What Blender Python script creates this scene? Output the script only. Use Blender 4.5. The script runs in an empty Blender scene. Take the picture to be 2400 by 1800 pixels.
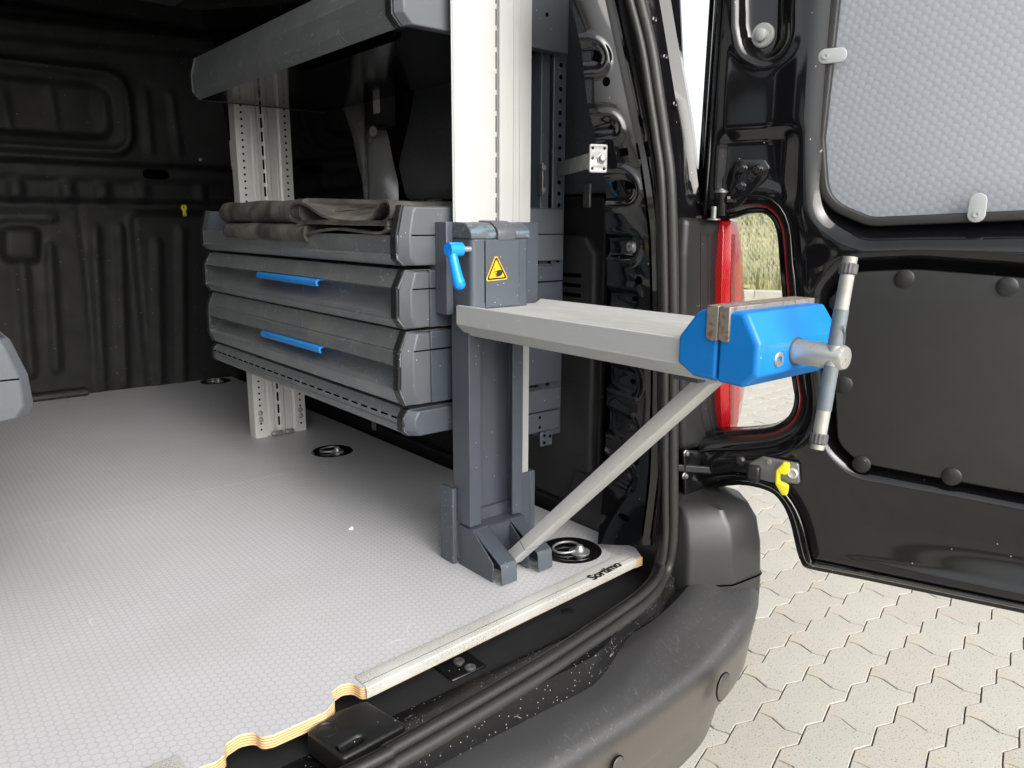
import bpy, bmesh, math, random
import numpy as np
from mathutils import Vector, Matrix
from math import radians as rad, sin, cos, pi
random.seed(7); RNG = np.random.default_rng(7)
scene = bpy.context.scene
COL = scene.collection

# ------------------------------------------------------------------ camera (metres; z=0 ground, y = forwards into the van)
FPX = 1795.0
CAM = np.array([0.0, 0.0, 1.12])
_vy = np.array([-1515.0, -382.0, FPX]); _vx = np.array([2210.0, -368.0, FPX])
_ey = _vy/np.linalg.norm(_vy); _ex = _vx-_ey*(_vx@_ey); _ex /= np.linalg.norm(_ex)
_ez = np.cross(_ex, _ey)
RW = np.stack([_ex, _ey, _ez])
cam_d = bpy.data.cameras.new('camera'); cam = bpy.data.objects.new('camera', cam_d); COL.objects.link(cam)
cam_d.sensor_fit = 'HORIZONTAL'; cam_d.sensor_width = 36.0; cam_d.lens = 36.0*FPX/2400.0
cam_d.clip_start = 0.02; cam_d.clip_end = 2000
right = RW@np.array([1.0, 0, 0]); up = RW@np.array([0, -1.0, 0]); back = RW@np.array([0, 0, -1.0])
cam.matrix_world = Matrix(((right[0], up[0], back[0], CAM[0]), (right[1], up[1], back[1], CAM[1]), (right[2], up[2], back[2], CAM[2]), (0, 0, 0, 1)))
scene.camera = cam

# ------------------------------------------------------------------ sky, sun, exposure
SUN_EL, SUN_AZ = 34.0, 182.0         # bright overcast, the brightest part of the cloud low behind the open doors
world = bpy.data.worlds.new('World'); scene.world = world; world.use_nodes = True
nt = world.node_tree; nt.nodes.clear()
sky = nt.nodes.new('ShaderNodeTexSky'); sky.sky_type = 'NISHITA'; sky.sun_disc = False
sky.sun_elevation = rad(SUN_EL); sky.sun_rotation = rad(SUN_AZ); sky.air_density = 1.0; sky.dust_density = 3.0
hs = nt.nodes.new('ShaderNodeHueSaturation'); hs.inputs['Saturation'].default_value = 0.16
bg = nt.nodes.new('ShaderNodeBackground'); bg.inputs['Strength'].default_value = 0.15
wo = nt.nodes.new('ShaderNodeOutputWorld')
nt.links.new(sky.outputs[0], hs.inputs['Color']); nt.links.new(hs.outputs[0], bg.inputs['Color']); nt.links.new(bg.outputs[0], wo.inputs[0])
sun_d = bpy.data.lights.new('sun', 'SUN'); sun_d.energy = 1.5; sun_d.angle = rad(60); sun_d.color = (1.0, 0.95, 0.88)
sun = bpy.data.objects.new('sun', sun_d); COL.objects.link(sun)
_sd = Vector((sin(rad(SUN_AZ))*cos(rad(SUN_EL)), cos(rad(SUN_AZ))*cos(rad(SUN_EL)), sin(rad(SUN_EL))))
sun.rotation_euler = _sd.to_track_quat('Z', 'Y').to_euler(); sun.location = (0, -6, 8)
vs = scene.view_settings; vs.view_transform = 'Standard'; vs.look = 'None'; vs.gamma = 1.0; vs.use_curve_mapping = False
vs.exposure = 1.0
scene.cycles.max_bounces = 5; scene.cycles.diffuse_bounces = 3; scene.cycles.glossy_bounces = 3; scene.cycles.transmission_bounces = 3
scene.cycles.use_adaptive_sampling = True; scene.cycles.adaptive_threshold = 0.03
scene.cycles.use_denoising = True
scene.cycles.sample_clamp_indirect = 6

# ------------------------------------------------------------------ measuring helpers: photo pixel + a known plane -> a point of the place
def ray(u, v): return RW@np.array([u-1200.0, v-900.0, FPX])
def PL(u, v, p0, n):
    d = ray(u, v); n = np.asarray(n, float); t = ((np.asarray(p0, float)-CAM)@n)/(d@n); return CAM+d*t
def PX(u, v, x): return PL(u, v, (x, 0, 0), (1, 0, 0))
def PY(u, v, y): return PL(u, v, (0, y, 0), (0, 1, 0))
def PZ(u, v, z): return PL(u, v, (0, 0, z), (0, 0, 1))
def proj(p):
    c = RW.T@(np.asarray(p, float)-CAM); return (1200+FPX*c[0]/c[2], 900+FPX*c[1]/c[2], c[2])

# ------------------------------------------------------------------ mesh helpers
class B:
    def __init__(s): s.v = []; s.f = []
    def add(s, vs_, fs):
        k = len(s.v); s.v += [tuple(map(float, p)) for p in vs_]; s.f += [tuple(i+k for i in f) for f in fs]; return s
    def box(s, x0, x1, y0, y1, z0, z1):
        return s.add([(x0,y0,z0),(x1,y0,z0),(x1,y1,z0),(x0,y1,z0),(x0,y0,z1),(x1,y0,z1),(x1,y1,z1),(x0,y1,z1)],
                     [(0,3,2,1),(4,5,6,7),(0,1,5,4),(1,2,6,5),(2,3,7,6),(3,0,4,7)])
    def prism(s, poly, axis, a, b):
        n = len(poly)
        m = {'x': lambda p, t: (t, p[0], p[1]), 'y': lambda p, t: (p[0], t, p[1]), 'z': lambda p, t: (p[0], p[1], t)}[axis]
        return s.add([m(p, a) for p in poly]+[m(p, b) for p in poly],
                     [tuple(range(n))[::-1], tuple(range(n, 2*n))]+[(i, (i+1) % n, n+(i+1) % n, n+i) for i in range(n)])
    def loft(s, rings, cap=True, closed=True):
        n = len(rings[0]); vs_ = [p for r in rings for p in r]; fs = []
        for k in range(len(rings)-1):
            for i in range(n if closed else n-1):
                j = (i+1) % n; fs.append((k*n+i, k*n+j, (k+1)*n+j, (k+1)*n+i))
        if cap: fs.append(tuple(range(n))[::-1]); fs.append(tuple(range((len(rings)-1)*n, len(rings)*n)))
        return s.add(vs_, fs)
    def cyl(s, p, q, r, n=20, r2=None, cap=True):
        p = Vector(p); q = Vector(q); d = (q-p).normalized(); a = d.orthogonal().normalized(); b = d.cross(a); r2 = r if r2 is None else r2
        R_ = lambda c, rr: [tuple(c+a*cos(2*pi*i/n)*rr+b*sin(2*pi*i/n)*rr) for i in range(n)]
        return s.loft([R_(p, r), R_(q, r2)], cap)
    def lathe(s, p, d, prof, n=24):            # prof: (distance along d, radius)
        p = Vector(p); d = Vector(d).normalized(); a = d.orthogonal().normalized(); b = d.cross(a)
        return s.loft([[tuple(p+d*t+a*cos(2*pi*i/n)*r+b*sin(2*pi*i/n)*r) for i in range(n)] for t, r in prof], True)
    def tube(s, pts, r, n=8, cap=True):
        pts = [Vector(p) for p in pts]; rings = []; a = None
        for i, p in enumerate(pts):
            d = (pts[min(i+1, len(pts)-1)]-pts[max(i-1, 0)]).normalized()
            a = d.orthogonal().normalized() if a is None else (a-d*a.dot(d)).normalized()
            b = d.cross(a); rr = r[i] if isinstance(r, (list, tuple)) else r
            rings.append([tuple(p+a*cos(2*pi*k/n)*rr+b*sin(2*pi*k/n)*rr) for k in range(n)])
        return s.loft(rings, cap)
    def build(s, name, mat, parent=None, bevel=0, seg=2, smooth=None, M=None, frame=None):
        me = bpy.data.meshes.new(name); v = s.v
        if frame is not None:
            o_, eu, ev, en = [np.asarray(q, float) for q in frame]
            v = [tuple(o_+eu*p[0]+ev*p[1]+en*p[2]) for p in v]
        me.from_pydata(v, [], s.f); me.validate()
        bm = bmesh.new(); bm.from_mesh(me); bmesh.ops.recalc_face_normals(bm, faces=bm.faces); bm.to_mesh(me); bm.free()
        return link(name, me, mat, parent, bevel, seg, smooth)
def link(name, me, mat, parent=None, bevel=0, seg=2, smooth=None):
    o = bpy.data.objects.new(name, me); COL.objects.link(o)
    if mat is not None: me.materials.append(MATS[mat] if isinstance(mat, str) else mat)
    if parent is not None: adopt(o, parent)
    if bevel:
        m = o.modifiers.new('bevel', 'BEVEL'); m.width = bevel; m.segments = seg; m.limit_method = 'ANGLE'; m.angle_limit = rad(28)
        m.harden_normals = False
        smooth = 32 if smooth is None else smooth
    if smooth:
        me.polygons.foreach_set('use_smooth', [True]*len(me.polygons)); me.set_sharp_from_angle(angle=rad(smooth))
    return o
WORLD_LOC = {}
def adopt(o, parent):
    o.parent = parent; w = WORLD_LOC.get(parent.name, Vector((0, 0, 0))); o.location = -w
    WORLD_LOC[o.name] = Vector((0, 0, 0))
def thing(name, loc, label, cat, group=None):
    o = bpy.data.objects.new(name, None); o.empty_display_size = 0.05; COL.objects.link(o); o.location = loc
    WORLD_LOC[o.name] = Vector(loc); tag(o, label, cat, group); return o
def tag(o, label=None, cat=None, group=None, kind=None):
    if label: o['label'] = label
    if cat: o['category'] = cat
    if group: o['group'] = group
    if kind: o['kind'] = kind
    return o
def fillet(pts, r, n=5):
    out = []; N = len(pts)
    for i in range(N):
        p = np.array(pts[i][:2], float); a = np.array(pts[i-1][:2], float); b = np.array(pts[(i+1) % N][:2], float)
        rr = r[i] if isinstance(r, (list, tuple)) else r
        u = a-p; w = b-p; lu = np.linalg.norm(u); lw = np.linalg.norm(w)
        if rr <= 0 or lu < 1e-6 or lw < 1e-6: out.append(tuple(p)); continue
        u /= lu; w /= lw; ang = math.acos(max(-1, min(1, float(u@w))))
        if ang > pi-0.05: out.append(tuple(p)); continue
        t = min(rr/math.tan(ang/2), lu*.49, lw*.49); rr = t*math.tan(ang/2)
        bis = (u+w)/np.linalg.norm(u+w); c = p+bis*(rr/math.sin(ang/2)); s0 = p+u*t-c; s1 = p+w*t-c
        a0 = math.atan2(s0[1], s0[0]); a1 = math.atan2(s1[1], s1[0]); da = (a1-a0+pi) % (2*pi)-pi
        out += [(c[0]+rr*cos(a0+da*k/n), c[1]+rr*sin(a0+da*k/n)) for k in range(n+1)]
    return out
def rrect(x0, x1, y0, y1, r, n=5): return fillet([(x0, y0), (x1, y0), (x1, y1), (x0, y1)], r, n)
def circ(x, y, r, n=20, ry=None): return [(x+r*cos(2*pi*i/n), y+(ry or r)*sin(2*pi*i/n)) for i in range(n)]
def spline(pts, per=6):
    P = [np.array(p, float) for p in pts]; out = []
    for i in range(len(P)-1):
        a, b, c, d = P[max(i-1, 0)], P[i], P[i+1], P[min(i+2, len(P)-1)]
        for k in range(per):
            t = k/per; out.append(.5*((2*b)+(-a+c)*t+(2*a-5*b+4*c-d)*t*t+(-a+3*b-3*c+d)*t**3))
    out.append(P[-1]); return out
def sdf(poly, x, y):
    P = np.array([q[:2] for q in poly], float); Q = np.roll(P, -1, 0); d = np.full(x.shape, 1e9); ins = np.zeros(x.shape, bool)
    for (ax, ay), (bx, by) in zip(P, Q):
        ex, ey = bx-ax, by-ay; L = ex*ex+ey*ey+1e-18; t = np.clip(((x-ax)*ex+(y-ay)*ey)/L, 0, 1)
        d = np.minimum(d, (x-ax-t*ex)**2+(y-ay-t*ey)**2)
        cr = ((ay > y) != (by > y)) & (x < (bx-ax)*(y-ay)/(by-ay+1e-18)+ax); ins ^= cr
    d = np.sqrt(d); return np.where(ins, -d, d)
def seg_d(x, y, ax, ay, bx, by):
    ex, ey = bx-ax, by-ay; t = np.clip(((x-ax)*ex+(y-ay)*ey)/(ex*ex+ey*ey+1e-18), 0, 1); return np.hypot(x-ax-t*ex, y-ay-t*ey)
def ss(x, a, b): t = np.clip((x-a)/(b-a), 0, 1); return t*t*(3-2*t)
def sheet(name, mat, parent, outline, res, hfn, frame, holes=(), smooth=60, blur=2):
    """pressed sheet: grid over outline in the frame's (u,v), raised by hfn along the frame normal"""
    P = np.array([q[:2] for q in outline]); x0, y0 = P.min(0)-res; x1, y1 = P.max(0)+res
    nx = int((x1-x0)/res)+1; ny = int((y1-y0)/res)+1
    X, Y = np.meshgrid(np.linspace(x0, x1, nx), np.linspace(y0, y1, ny))
    def D(x, y):
        d = sdf(outline, x, y)
        for h in holes: d = np.maximum(d, -sdf(h, x, y))
        return d
    d = D(X, Y); e = 1e-4; gx = (D(X+e, Y)-d)/e; gy = (D(X, Y+e)-d)/e
    near = np.abs(d) < .72*res; X2 = np.where(near, X-d*gx, X); Y2 = np.where(near, Y-d*gy, Y); H = hfn(X2, Y2); keep = d < .72*res
    for _ in range(blur):
        Hp = np.pad(H, 1, 'edge'); H = (Hp[1:-1, 1:-1]*4+(Hp[:-2, 1:-1]+Hp[2:, 1:-1]+Hp[1:-1, :-2]+Hp[1:-1, 2:])*2+Hp[:-2, :-2]+Hp[2:, 2:]+Hp[:-2, 2:]+Hp[2:, :-2])/16
    o_, eu, ev, en = [np.asarray(q, float) for q in frame]
    V = o_+X2[..., None]*eu+Y2[..., None]*ev+H[..., None]*en
    idx = -np.ones(X.shape, int); idx[keep] = np.arange(keep.sum()); k = keep
    q = k[:-1, :-1] & k[1:, :-1] & k[:-1, 1:] & k[1:, 1:]
    F = np.stack([idx[:-1, :-1][q], idx[:-1, 1:][q], idx[1:, 1:][q], idx[1:, :-1][q]], -1)
    me = bpy.data.meshes.new(name); me.from_pydata(V[keep].tolist(), [], F.tolist()); me.validate()
    return link(name, me, mat, parent, smooth=smooth)
def plate(name, mat, parent, outlines, t, frame, off=0.0, bevel=0.0, res=2):
    """flat plate with holes: outlines in (u,v); extends from off to off+t along the frame normal"""
    cu = bpy.data.curves.new(name, 'CURVE'); cu.dimensions = '2D'; cu.fill_mode = 'BOTH'; bv = min(bevel, t/2.02)
    cu.extrude = t/2-bv; cu.bevel_depth = bv; cu.bevel_resolution = res; cu.offset = -bv
    for pts in outlines:
        sp = cu.splines.new('POLY'); sp.points.add(len(pts)-1); sp.use_cyclic_u = True
        for q, p in zip(sp.points, pts): q.co = (p[0], p[1], 0, 1)
    ob = bpy.data.objects.new(name, cu); COL.objects.link(ob); dg = bpy.context.evaluated_depsgraph_get()
    me = bpy.data.meshes.new_from_object(ob.evaluated_get(dg)); bpy.data.objects.remove(ob); bpy.data.curves.remove(cu)
    o_, eu, ev, en = [np.asarray(q, float) for q in frame]; eu3 = Vector(eu); ev3 = Vector(ev); en3 = Vector(en)
    M = Matrix((( eu[0], ev[0], en[0], 0), (eu[1], ev[1], en[1], 0), (eu[2], ev[2], en[2], 0), (0, 0, 0, 1)))
    if M.determinant() < 0: me.flip_normals()
    me.transform(Matrix.Translation(Vector(o_+en*(off+t/2)))@M)
    bm = bmesh.new(); bm.from_mesh(me); bmesh.ops.remove_doubles(bm, verts=bm.verts, dist=1e-6); bm.to_mesh(me); bm.free()
    me.materials.clear(); return link(name, me, mat, parent, smooth=38)
def text_mesh(name, txt, size, mat, parent, frame, t=.0006, bold=.0):
    cu = bpy.data.curves.new(name, 'FONT'); cu.body = txt; cu.size = size; cu.extrude = t; cu.offset = bold; cu.space_character = 1.0
    ob = bpy.data.objects.new(name, cu); COL.objects.link(ob); dg = bpy.context.evaluated_depsgraph_get()
    me = bpy.data.meshes.new_from_object(ob.evaluated_get(dg)); bpy.data.objects.remove(ob); bpy.data.curves.remove(cu)
    o_, eu, ev, en = [np.asarray(q, float) for q in frame]
    me.transform(Matrix.Translation(Vector(o_))@Matrix(((eu[0], ev[0], en[0], 0), (eu[1], ev[1], en[1], 0), (eu[2], ev[2], en[2], 0), (0, 0, 0, 1))))
    me.materials.clear(); return link(name, me, mat, parent)

# ------------------------------------------------------------------ materials
MATS = {}
class N:
    def __init__(s, name):
        s.m = bpy.data.materials.new(name); s.m.use_nodes = True; s.t = s.m.node_tree; s.b = s.t.nodes['Principled BSDF']; MATS[name] = s.m
        s.co = s.t.nodes.new('ShaderNodeTexCoord').outputs['Object']
    def n(s, typ, **k):
        x = s.t.nodes.new(typ)
        for a, v in k.items():
            if a in ('inp',):
                for i, q in v.items(): s.set(x.inputs[i], q)
            else: setattr(x, a, v)
        return x
    def set(s, sock, v):
        if hasattr(v, 'is_output') or isinstance(v, bpy.types.NodeSocket): s.t.links.new(v, sock)
        else: sock.default_value = v
    def math(s, op, a, b=0.0, c=None, clamp=False):
        x = s.n('ShaderNodeMath', operation=op, use_clamp=clamp); s.set(x.inputs[0], a); s.set(x.inputs[1], b)
        if c is not None: s.set(x.inputs[2], c)
        return x.outputs[0]
    def vm(s, op, a, b=(0, 0, 0)):
        x = s.n('ShaderNodeVectorMath', operation=op); s.set(x.inputs[0], a)
        if op == 'SCALE': s.set(x.inputs['Scale'], b)
        else: s.set(x.inputs[1], b)
        return x.outputs['Value'] if op in ('LENGTH', 'DOT_PRODUCT') else x.outputs[0]
    def noise(s, scale, detail=3, vec=None, rough=.55, dist=0.0):
        x = s.n('ShaderNodeTexNoise'); s.set(x.inputs['Vector'], vec or s.co); x.inputs['Scale'].default_value = scale; x.inputs['Detail'].default_value = detail
        x.inputs['Roughness'].default_value = rough; x.inputs['Distortion'].default_value = dist; return x.outputs[0]
    def ramp(s, f, a, b, lo=0.0, hi=1.0):
        x = s.n('ShaderNodeMapRange'); s.set(x.inputs[0], f); x.inputs[1].default_value = a; x.inputs[2].default_value = b; x.inputs[3].default_value = lo; x.inputs[4].default_value = hi
        return x.outputs[0]
    def mix(s, f, a, b):
        x = s.n('ShaderNodeMix', data_type='RGBA'); s.set(x.inputs[0], f); s.set(x.inputs[6], c4(a)); s.set(x.inputs[7], c4(b)); return x.outputs[2]
    def map(s, scale=(1, 1, 1), rot=(0, 0, 0), vec=None):
        x = s.n('ShaderNodeMapping'); s.set(x.inputs[0], vec or s.co); x.inputs['Scale'].default_value = scale; x.inputs['Rotation'].default_value = rot; return x.outputs[0]
    def bump(s, h, strength=.3, dist=.001):
        x = s.n('ShaderNodeBump'); s.set(x.inputs['Height'], h); x.inputs['Strength'].default_value = strength; x.inputs['Distance'].default_value = dist
        s.t.links.new(x.outputs[0], s.b.inputs['Normal']); return s
    def out(s, **k):
        for a, v in k.items():
            a = {'Base': 'Base Color', 'Coat': 'Coat Weight', 'CoatR': 'Coat Roughness', 'Spec': 'Specular IOR Level'}.get(a, a)
            if a == 'Base Color' and not isinstance(v, bpy.types.NodeSocket): v = c4(v)
            s.set(s.b.inputs[a], v)
        return s
    def specks(s, scale, size, gate=.5, vec=None):       # scattered dust grains, mask 0..1
        x = s.n('ShaderNodeTexVoronoi', inp={'Scale': scale, 'Vector': vec or s.co}); d = s.ramp(x.outputs['Distance'], size, size*.6)
        r = s.n('ShaderNodeSeparateColor', inp={0: x.outputs['Color']}).outputs[0]
        return s.math('MULTIPLY', d, s.math('GREATER_THAN', r, gate))
    def scratch(s, scale, stretch, rot, width, gate):     # thin broken curved scratches, mask 0..1
        v = s.map(stretch, rot); v = s.vm('ADD', v, s.vm('SCALE', s.n('ShaderNodeTexNoise', inp={'Vector': v, 'Scale': scale*.5}).outputs['Color'], .35/scale*4))
        x = s.n('ShaderNodeTexVoronoi', feature='DISTANCE_TO_EDGE', inp={'Scale': scale, 'Vector': v})
        return s.math('MULTIPLY', s.ramp(x.outputs[0], width, width*.4), s.ramp(s.noise(scale*1.7, 2), gate, gate+.05))
def c4(c): return c if isinstance(c, bpy.types.NodeSocket) else (tuple(c)+(1.0,))[:4] if hasattr(c, '__len__') else (c, c, c, 1.0)
def plain(name, col, rough, metal=0.0, var=.12, nscale=18, coat=0.0, speck=0.0, bump=0.0, bscale=600, spec=.5):
    m = N(name); f = m.ramp(m.noise(nscale, 2), .3, .7)
    c = m.mix(f, tuple(x*(1-var) for x in col), tuple(min(1, x*(1+var)) for x in col))
    if speck: c = m.mix(m.specks(190, .16, 1-speck), c, (.55, .53, .5))
    m.out(Base=c, Roughness=m.ramp(f, 0, 1, rough*1.12, max(.02, rough*.9)), Metallic=metal, Coat=coat, CoatR=.05, Spec=spec)
    if bump: m.bump(m.noise(bscale, 2), bump, .0006)
    return m
plain('paint', (.0045, .0045, .0052), .07, coat=.0, var=.1, speck=.015, spec=.62)
plain('paint_dusty', (.008, .008, .009), .16, coat=.2, var=.2, speck=.28)
plain('hole_black', (.0012, .0012, .0015), .9, var=0, spec=0.0)
plain('plastic_black', (.012, .012, .0125), .4, bump=.12, bscale=900, speck=.05)
plain('liner', (.0065, .0065, .007), .62, var=.15, bump=.15, bscale=500, speck=.02, spec=.35)
plain('felt', (.008, .008, .009), .9)
plain('trim_panel', (.019, .019, .0195), .55, var=.08, bump=.1, bscale=500)
plain('rubber', (.02, .0195, .0185), .45, bump=.2, bscale=900)
plain('cap_grey', (.078, .086, .096), .42, var=.06, speck=.06, bump=.06)
plain('side_grey', (.05, .06, .075), .42, var=.08, speck=.05)
plain('steel_grey', (.062, .072, .088), .4, var=.06, speck=.10, bump=.06)
plain('edge_black', (.016, .017, .018), .4, speck=.5)
plain('zinc', (.36, .37, .365), .42, metal=.7, var=.12, nscale=60)
plain('zinc_dull', (.24, .24, .235), .45, metal=.8, var=.2, nscale=40)
plain('blue_plastic', (.02, .22, .62), .32, var=.05)
plain('lever_blue', (.008, .26, .85), .22, var=.03)
plain('sticker_yellow', (.85, .47, .003), .4, var=.03)
plain('sticker_black', (.012, .01, .009), .5, var=0)
plain('yellow_plastic', (.72, .65, .02), .4, var=.05)
plain('clip_grey', (.36, .375, .38), .38, var=.04)
plain('grommet', (.35, .36, .35), .5, var=.05)
plain('knurl', (.08, .08, .082), .5, var=.05)
plain('tape', (.13, .155, .172), .45, var=.08, nscale=60)
plain('bar_zinc', (.36, .355, .32), .5, metal=.35, var=.15, nscale=50)
plain('pillar_sheen', (.25, .25, .25), .25, metal=.3)  # grey base stands in for daylight reflected in the black body paint
plain('end_plastic', (.02, .02, .0205), .4, var=.12, bump=.1, bscale=1200, spec=.6)
plain('galv_post', (.35, .36, .36), .5, metal=.4)
plain('kerb_stone', (.38, .36, .31), .8, var=.1, nscale=5)
plain('dark_joint', (.14, .125, .10), .95, var=.3, nscale=40)
plain('reflector_white', (.75, .6, .6), .15, coat=.8)
plain('label_paper', (.55, .55, .52), .6)
plain('crumb', (.7, .7, .7), .7)

m = N('cap_worn'); w_ = m.ramp(m.noise(45, 4, m.map((1, 3, 3))), .52, .6); c = m.mix(m.math('MULTIPLY', w_, .5), (.075, .082, .092), (.14, .24, .3))
c = m.mix(m.math('MULTIPLY', m.specks(190, .16, .8), .7), c, (.5, .5, .48)); m.out(Base=c, Roughness=.42)
m = N('shelf_gloss'); m.out(Base=(.006, .007, .009), Roughness=.12, Spec=.6)
m.out(Base=m.mix(m.specks(150, .1, .8), (.006, .007, .009), (.3, .3, .3)))

def alu_front():   # satin anodised drawer fronts, rubbed and scratched
    m = N('alu_front'); v = m.map((9, .6, 9)); st = m.noise(20, 4, v); d = m.ramp(m.noise(9, 5), .48, .72)
    c = m.mix(st, (.205, .22, .228), (.275, .29, .298)); c = m.mix(m.math('MULTIPLY', d, .35), c, (.42, .41, .38))
    s1 = m.scratch(26, (1, 1, 1), (.4, .7, .2), .012, .56); s2 = m.scratch(60, (1, .35, 1), (0, .4, .9), .02, .6)
    sc = m.math('MAXIMUM', m.math('MAXIMUM', s1, s2), m.specks(160, .14, .9)); c = m.mix(m.math('MULTIPLY', sc, .75), c, (.62, .62, .6))
    m.out(Base=c, Roughness=m.ramp(st, .2, .8, .3, .45), Metallic=.55); m.bump(st, .05, .0005)
alu_front()
def alu(name, a, b, metal, r):
    m = N(name); st = m.noise(30, 3, m.map((12, 12, .5))); m.out(Base=m.mix(st, a, b), Roughness=r, Metallic=metal)
alu('alu_profile', (.43, .435, .425), (.48, .485, .475), .25, .4)
alu('alu_column', (.7, .7, .67), (.82, .82, .79), .4, .38)
def alu_arm(name, dirt):
    m = N(name); st = m.noise(34, 4, m.map((12, .7, 12))); c = m.mix(st, (.46, .47, .465), (.50, .51, .505))
    if dirt: c = m.mix(m.ramp(m.noise(40, 6, m.map((1.6, .35, 1.6))), .40, .66), c, (.60, .59, .53))
    sc = m.math('MAXIMUM', m.scratch(38, (1, 1, 1), (.3, .6, .1), .010, .60), m.specks(170, .14, .88))
    c = m.mix(m.math('MULTIPLY', sc, .7), c, (.75, .75, .73)); m.out(Base=c, Roughness=.36, Metallic=.15)
alu_arm('alu_arm', False); alu_arm('alu_arm_top', True)
alu('alu_brace', (.50, .505, .485), (.55, .555, .535), .15, .36)
m = N('alu_trim'); g = m.ramp(m.noise(700, 3), .5, .62); lo = m.ramp(m.noise(9, 2), .4, .6)
m.out(Base=m.mix(m.math('MULTIPLY', g, lo), (.64, .64, .61), (.3, .26, .19)), Roughness=.4, Metallic=.35)

m = N('blue_paint'); c = m.mix(m.ramp(m.noise(14, 3), .3, .7), (.0015, .165, .52), (.002, .185, .57))
c = m.mix(m.math('MULTIPLY', m.specks(120, .15, .93), .6), c, (.35, .5, .7)); m.out(Base=c, Roughness=m.ramp(m.noise(40, 3), .3, .7, .32, .46)); m.bump(m.noise(260, 3), .12, .001)
m = N('jaw_steel'); r = m.ramp(m.noise(130, 5), .52, .66); st = m.noise(40, 3)
m.out(Base=m.mix(r, m.mix(st, (.24, .22, .19), (.38, .35, .31)), (.2, .075, .035)), Roughness=.5, Metallic=m.ramp(r, 0, 1, .55, .05))
m = N('zinc_rust'); r = m.ramp(m.noise(120, 5), .62, .72); m.out(Base=m.mix(r, m.mix(m.noise(50, 3), (.5, .5, .47), (.68, .68, .66)), (.24, .15, .09)), Roughness=.35, Metallic=m.ramp(r, 0, 1, .75, .1))

def floor_mat():
    m = N('hex_floor'); p = .0105
    def hexd(off):
        v = m.vm('ADD', m.vm('MULTIPLY', m.map(rot=(0, 0, pi/2)), (1/p, 1/(p*1.7320508), 0)), off)
        fr = m.vm('SUBTRACT', m.vm('FRACTION', v), (.5, .5, 0)); fr = m.vm('ABSOLUTE', m.vm('MULTIPLY', fr, (1, 1.7320508, 0)))
        sep = m.n('ShaderNodeSeparateXYZ', inp={0: fr}); x, y = sep.outputs[0], sep.outputs[1]
        return m.math('MAXIMUM', x, m.math('ADD', m.math('MULTIPLY', x, .5), m.math('MULTIPLY', y, .8660254)))
    h = m.math('MINIMUM', hexd((0, 0, 0)), hexd((.5, .5, 0)))
    inside = m.ramp(h, .46, .40); big = m.ramp(m.noise(5, 4), .3, .7); dirt = m.ramp(m.noise(2.3, 5, rough=.6), .45, .7)
    c = m.mix(inside, m.mix(big, (.395, .396, .41), (.42, .421, .435)), m.mix(big, (.48, .48, .496), (.508, .508, .524)))
    c = m.mix(m.math('MULTIPLY', dirt, .30), c, (.37, .355, .325))
    sc = m.math('MAXIMUM', m.scratch(11, (1, 1, 1), (0, 0, .3), .004, .54), m.math('MULTIPLY', m.scratch(24, (1, .5, 1), (0, 0, 1.1), .006, .58), .6))
    c = m.mix(m.math('MULTIPLY', sc, .5), c, (.72, .72, .72)); c = m.mix(m.math('MULTIPLY', m.specks(40, .03, .9), .8), c, (.12, .11, .1))
    c = m.mix(m.math('MULTIPLY', m.specks(55, .035, .85), .8), c, (.75, .75, .75))
    m.out(Base=c, Roughness=m.ramp(inside, 0, 1, .5, .36)); m.bump(inside, .25, .0004)
floor_mat()
m = N('plywood'); z = m.n('ShaderNodeSeparateXYZ', inp={0: m.co}).outputs[2]
wv = m.math('PINGPONG', m.math('ADD', m.math('MULTIPLY', z, 1.0), m.math('MULTIPLY', m.noise(60, 3), .0006)), .0015)
m.out(Base=m.mix(m.ramp(wv, .0001, .0009), (.36, .2, .08), (.74, .53, .28)), Roughness=.7)
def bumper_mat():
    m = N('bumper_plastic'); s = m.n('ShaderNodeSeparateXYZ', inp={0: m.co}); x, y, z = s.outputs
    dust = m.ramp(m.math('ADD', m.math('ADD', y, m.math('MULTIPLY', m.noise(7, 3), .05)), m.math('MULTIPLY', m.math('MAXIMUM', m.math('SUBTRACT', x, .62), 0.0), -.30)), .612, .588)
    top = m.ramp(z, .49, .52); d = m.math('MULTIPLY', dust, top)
    c = m.mix(m.math('MULTIPLY', d, m.ramp(m.noise(95, 5, rough=.7), .3, .7, .25, .9)), m.mix(m.ramp(z, .512, .495), (.019, .019, .02), (.062, .056, .048)), (.03, .03, .0315))  # rear face coloured lighter and warmer, standing in for the reflected ground
    sc = m.math('MAXIMUM', m.math('MULTIPLY', m.scratch(70, (1, .35, 1), (0, 0, .6), .03, .54), .6), m.specks(230, .2, .72))
    c = m.mix(m.math('MULTIPLY', m.math('MULTIPLY', sc, m.ramp(d, 0, 1, .12, 1)), .22), c, (.3, .3, .3))
    m.out(Base=c, Roughness=m.ramp(d, 0, 1, .36, .5), Spec=.8); m.bump(m.noise(1400, 2), .15, .0004)
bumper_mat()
m = N('sill_paint'); c = m.mix(m.ramp(m.noise(9, 5), .5, .75), (.007, .007, .008), (.022, .021, .02))
c = m.mix(m.math('MULTIPLY', m.specks(230, .2, .5), .7), c, (.42, .4, .37)); c = m.mix(m.math('MULTIPLY', m.scratch(30, (.4, 1, 1), (0, 0, .2), .012, .6), .5), c, (.3, .3, .3))
m.out(Base=c, Roughness=m.ramp(m.noise(12, 4), .3, .7, .12, .3), Spec=.3)
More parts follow.
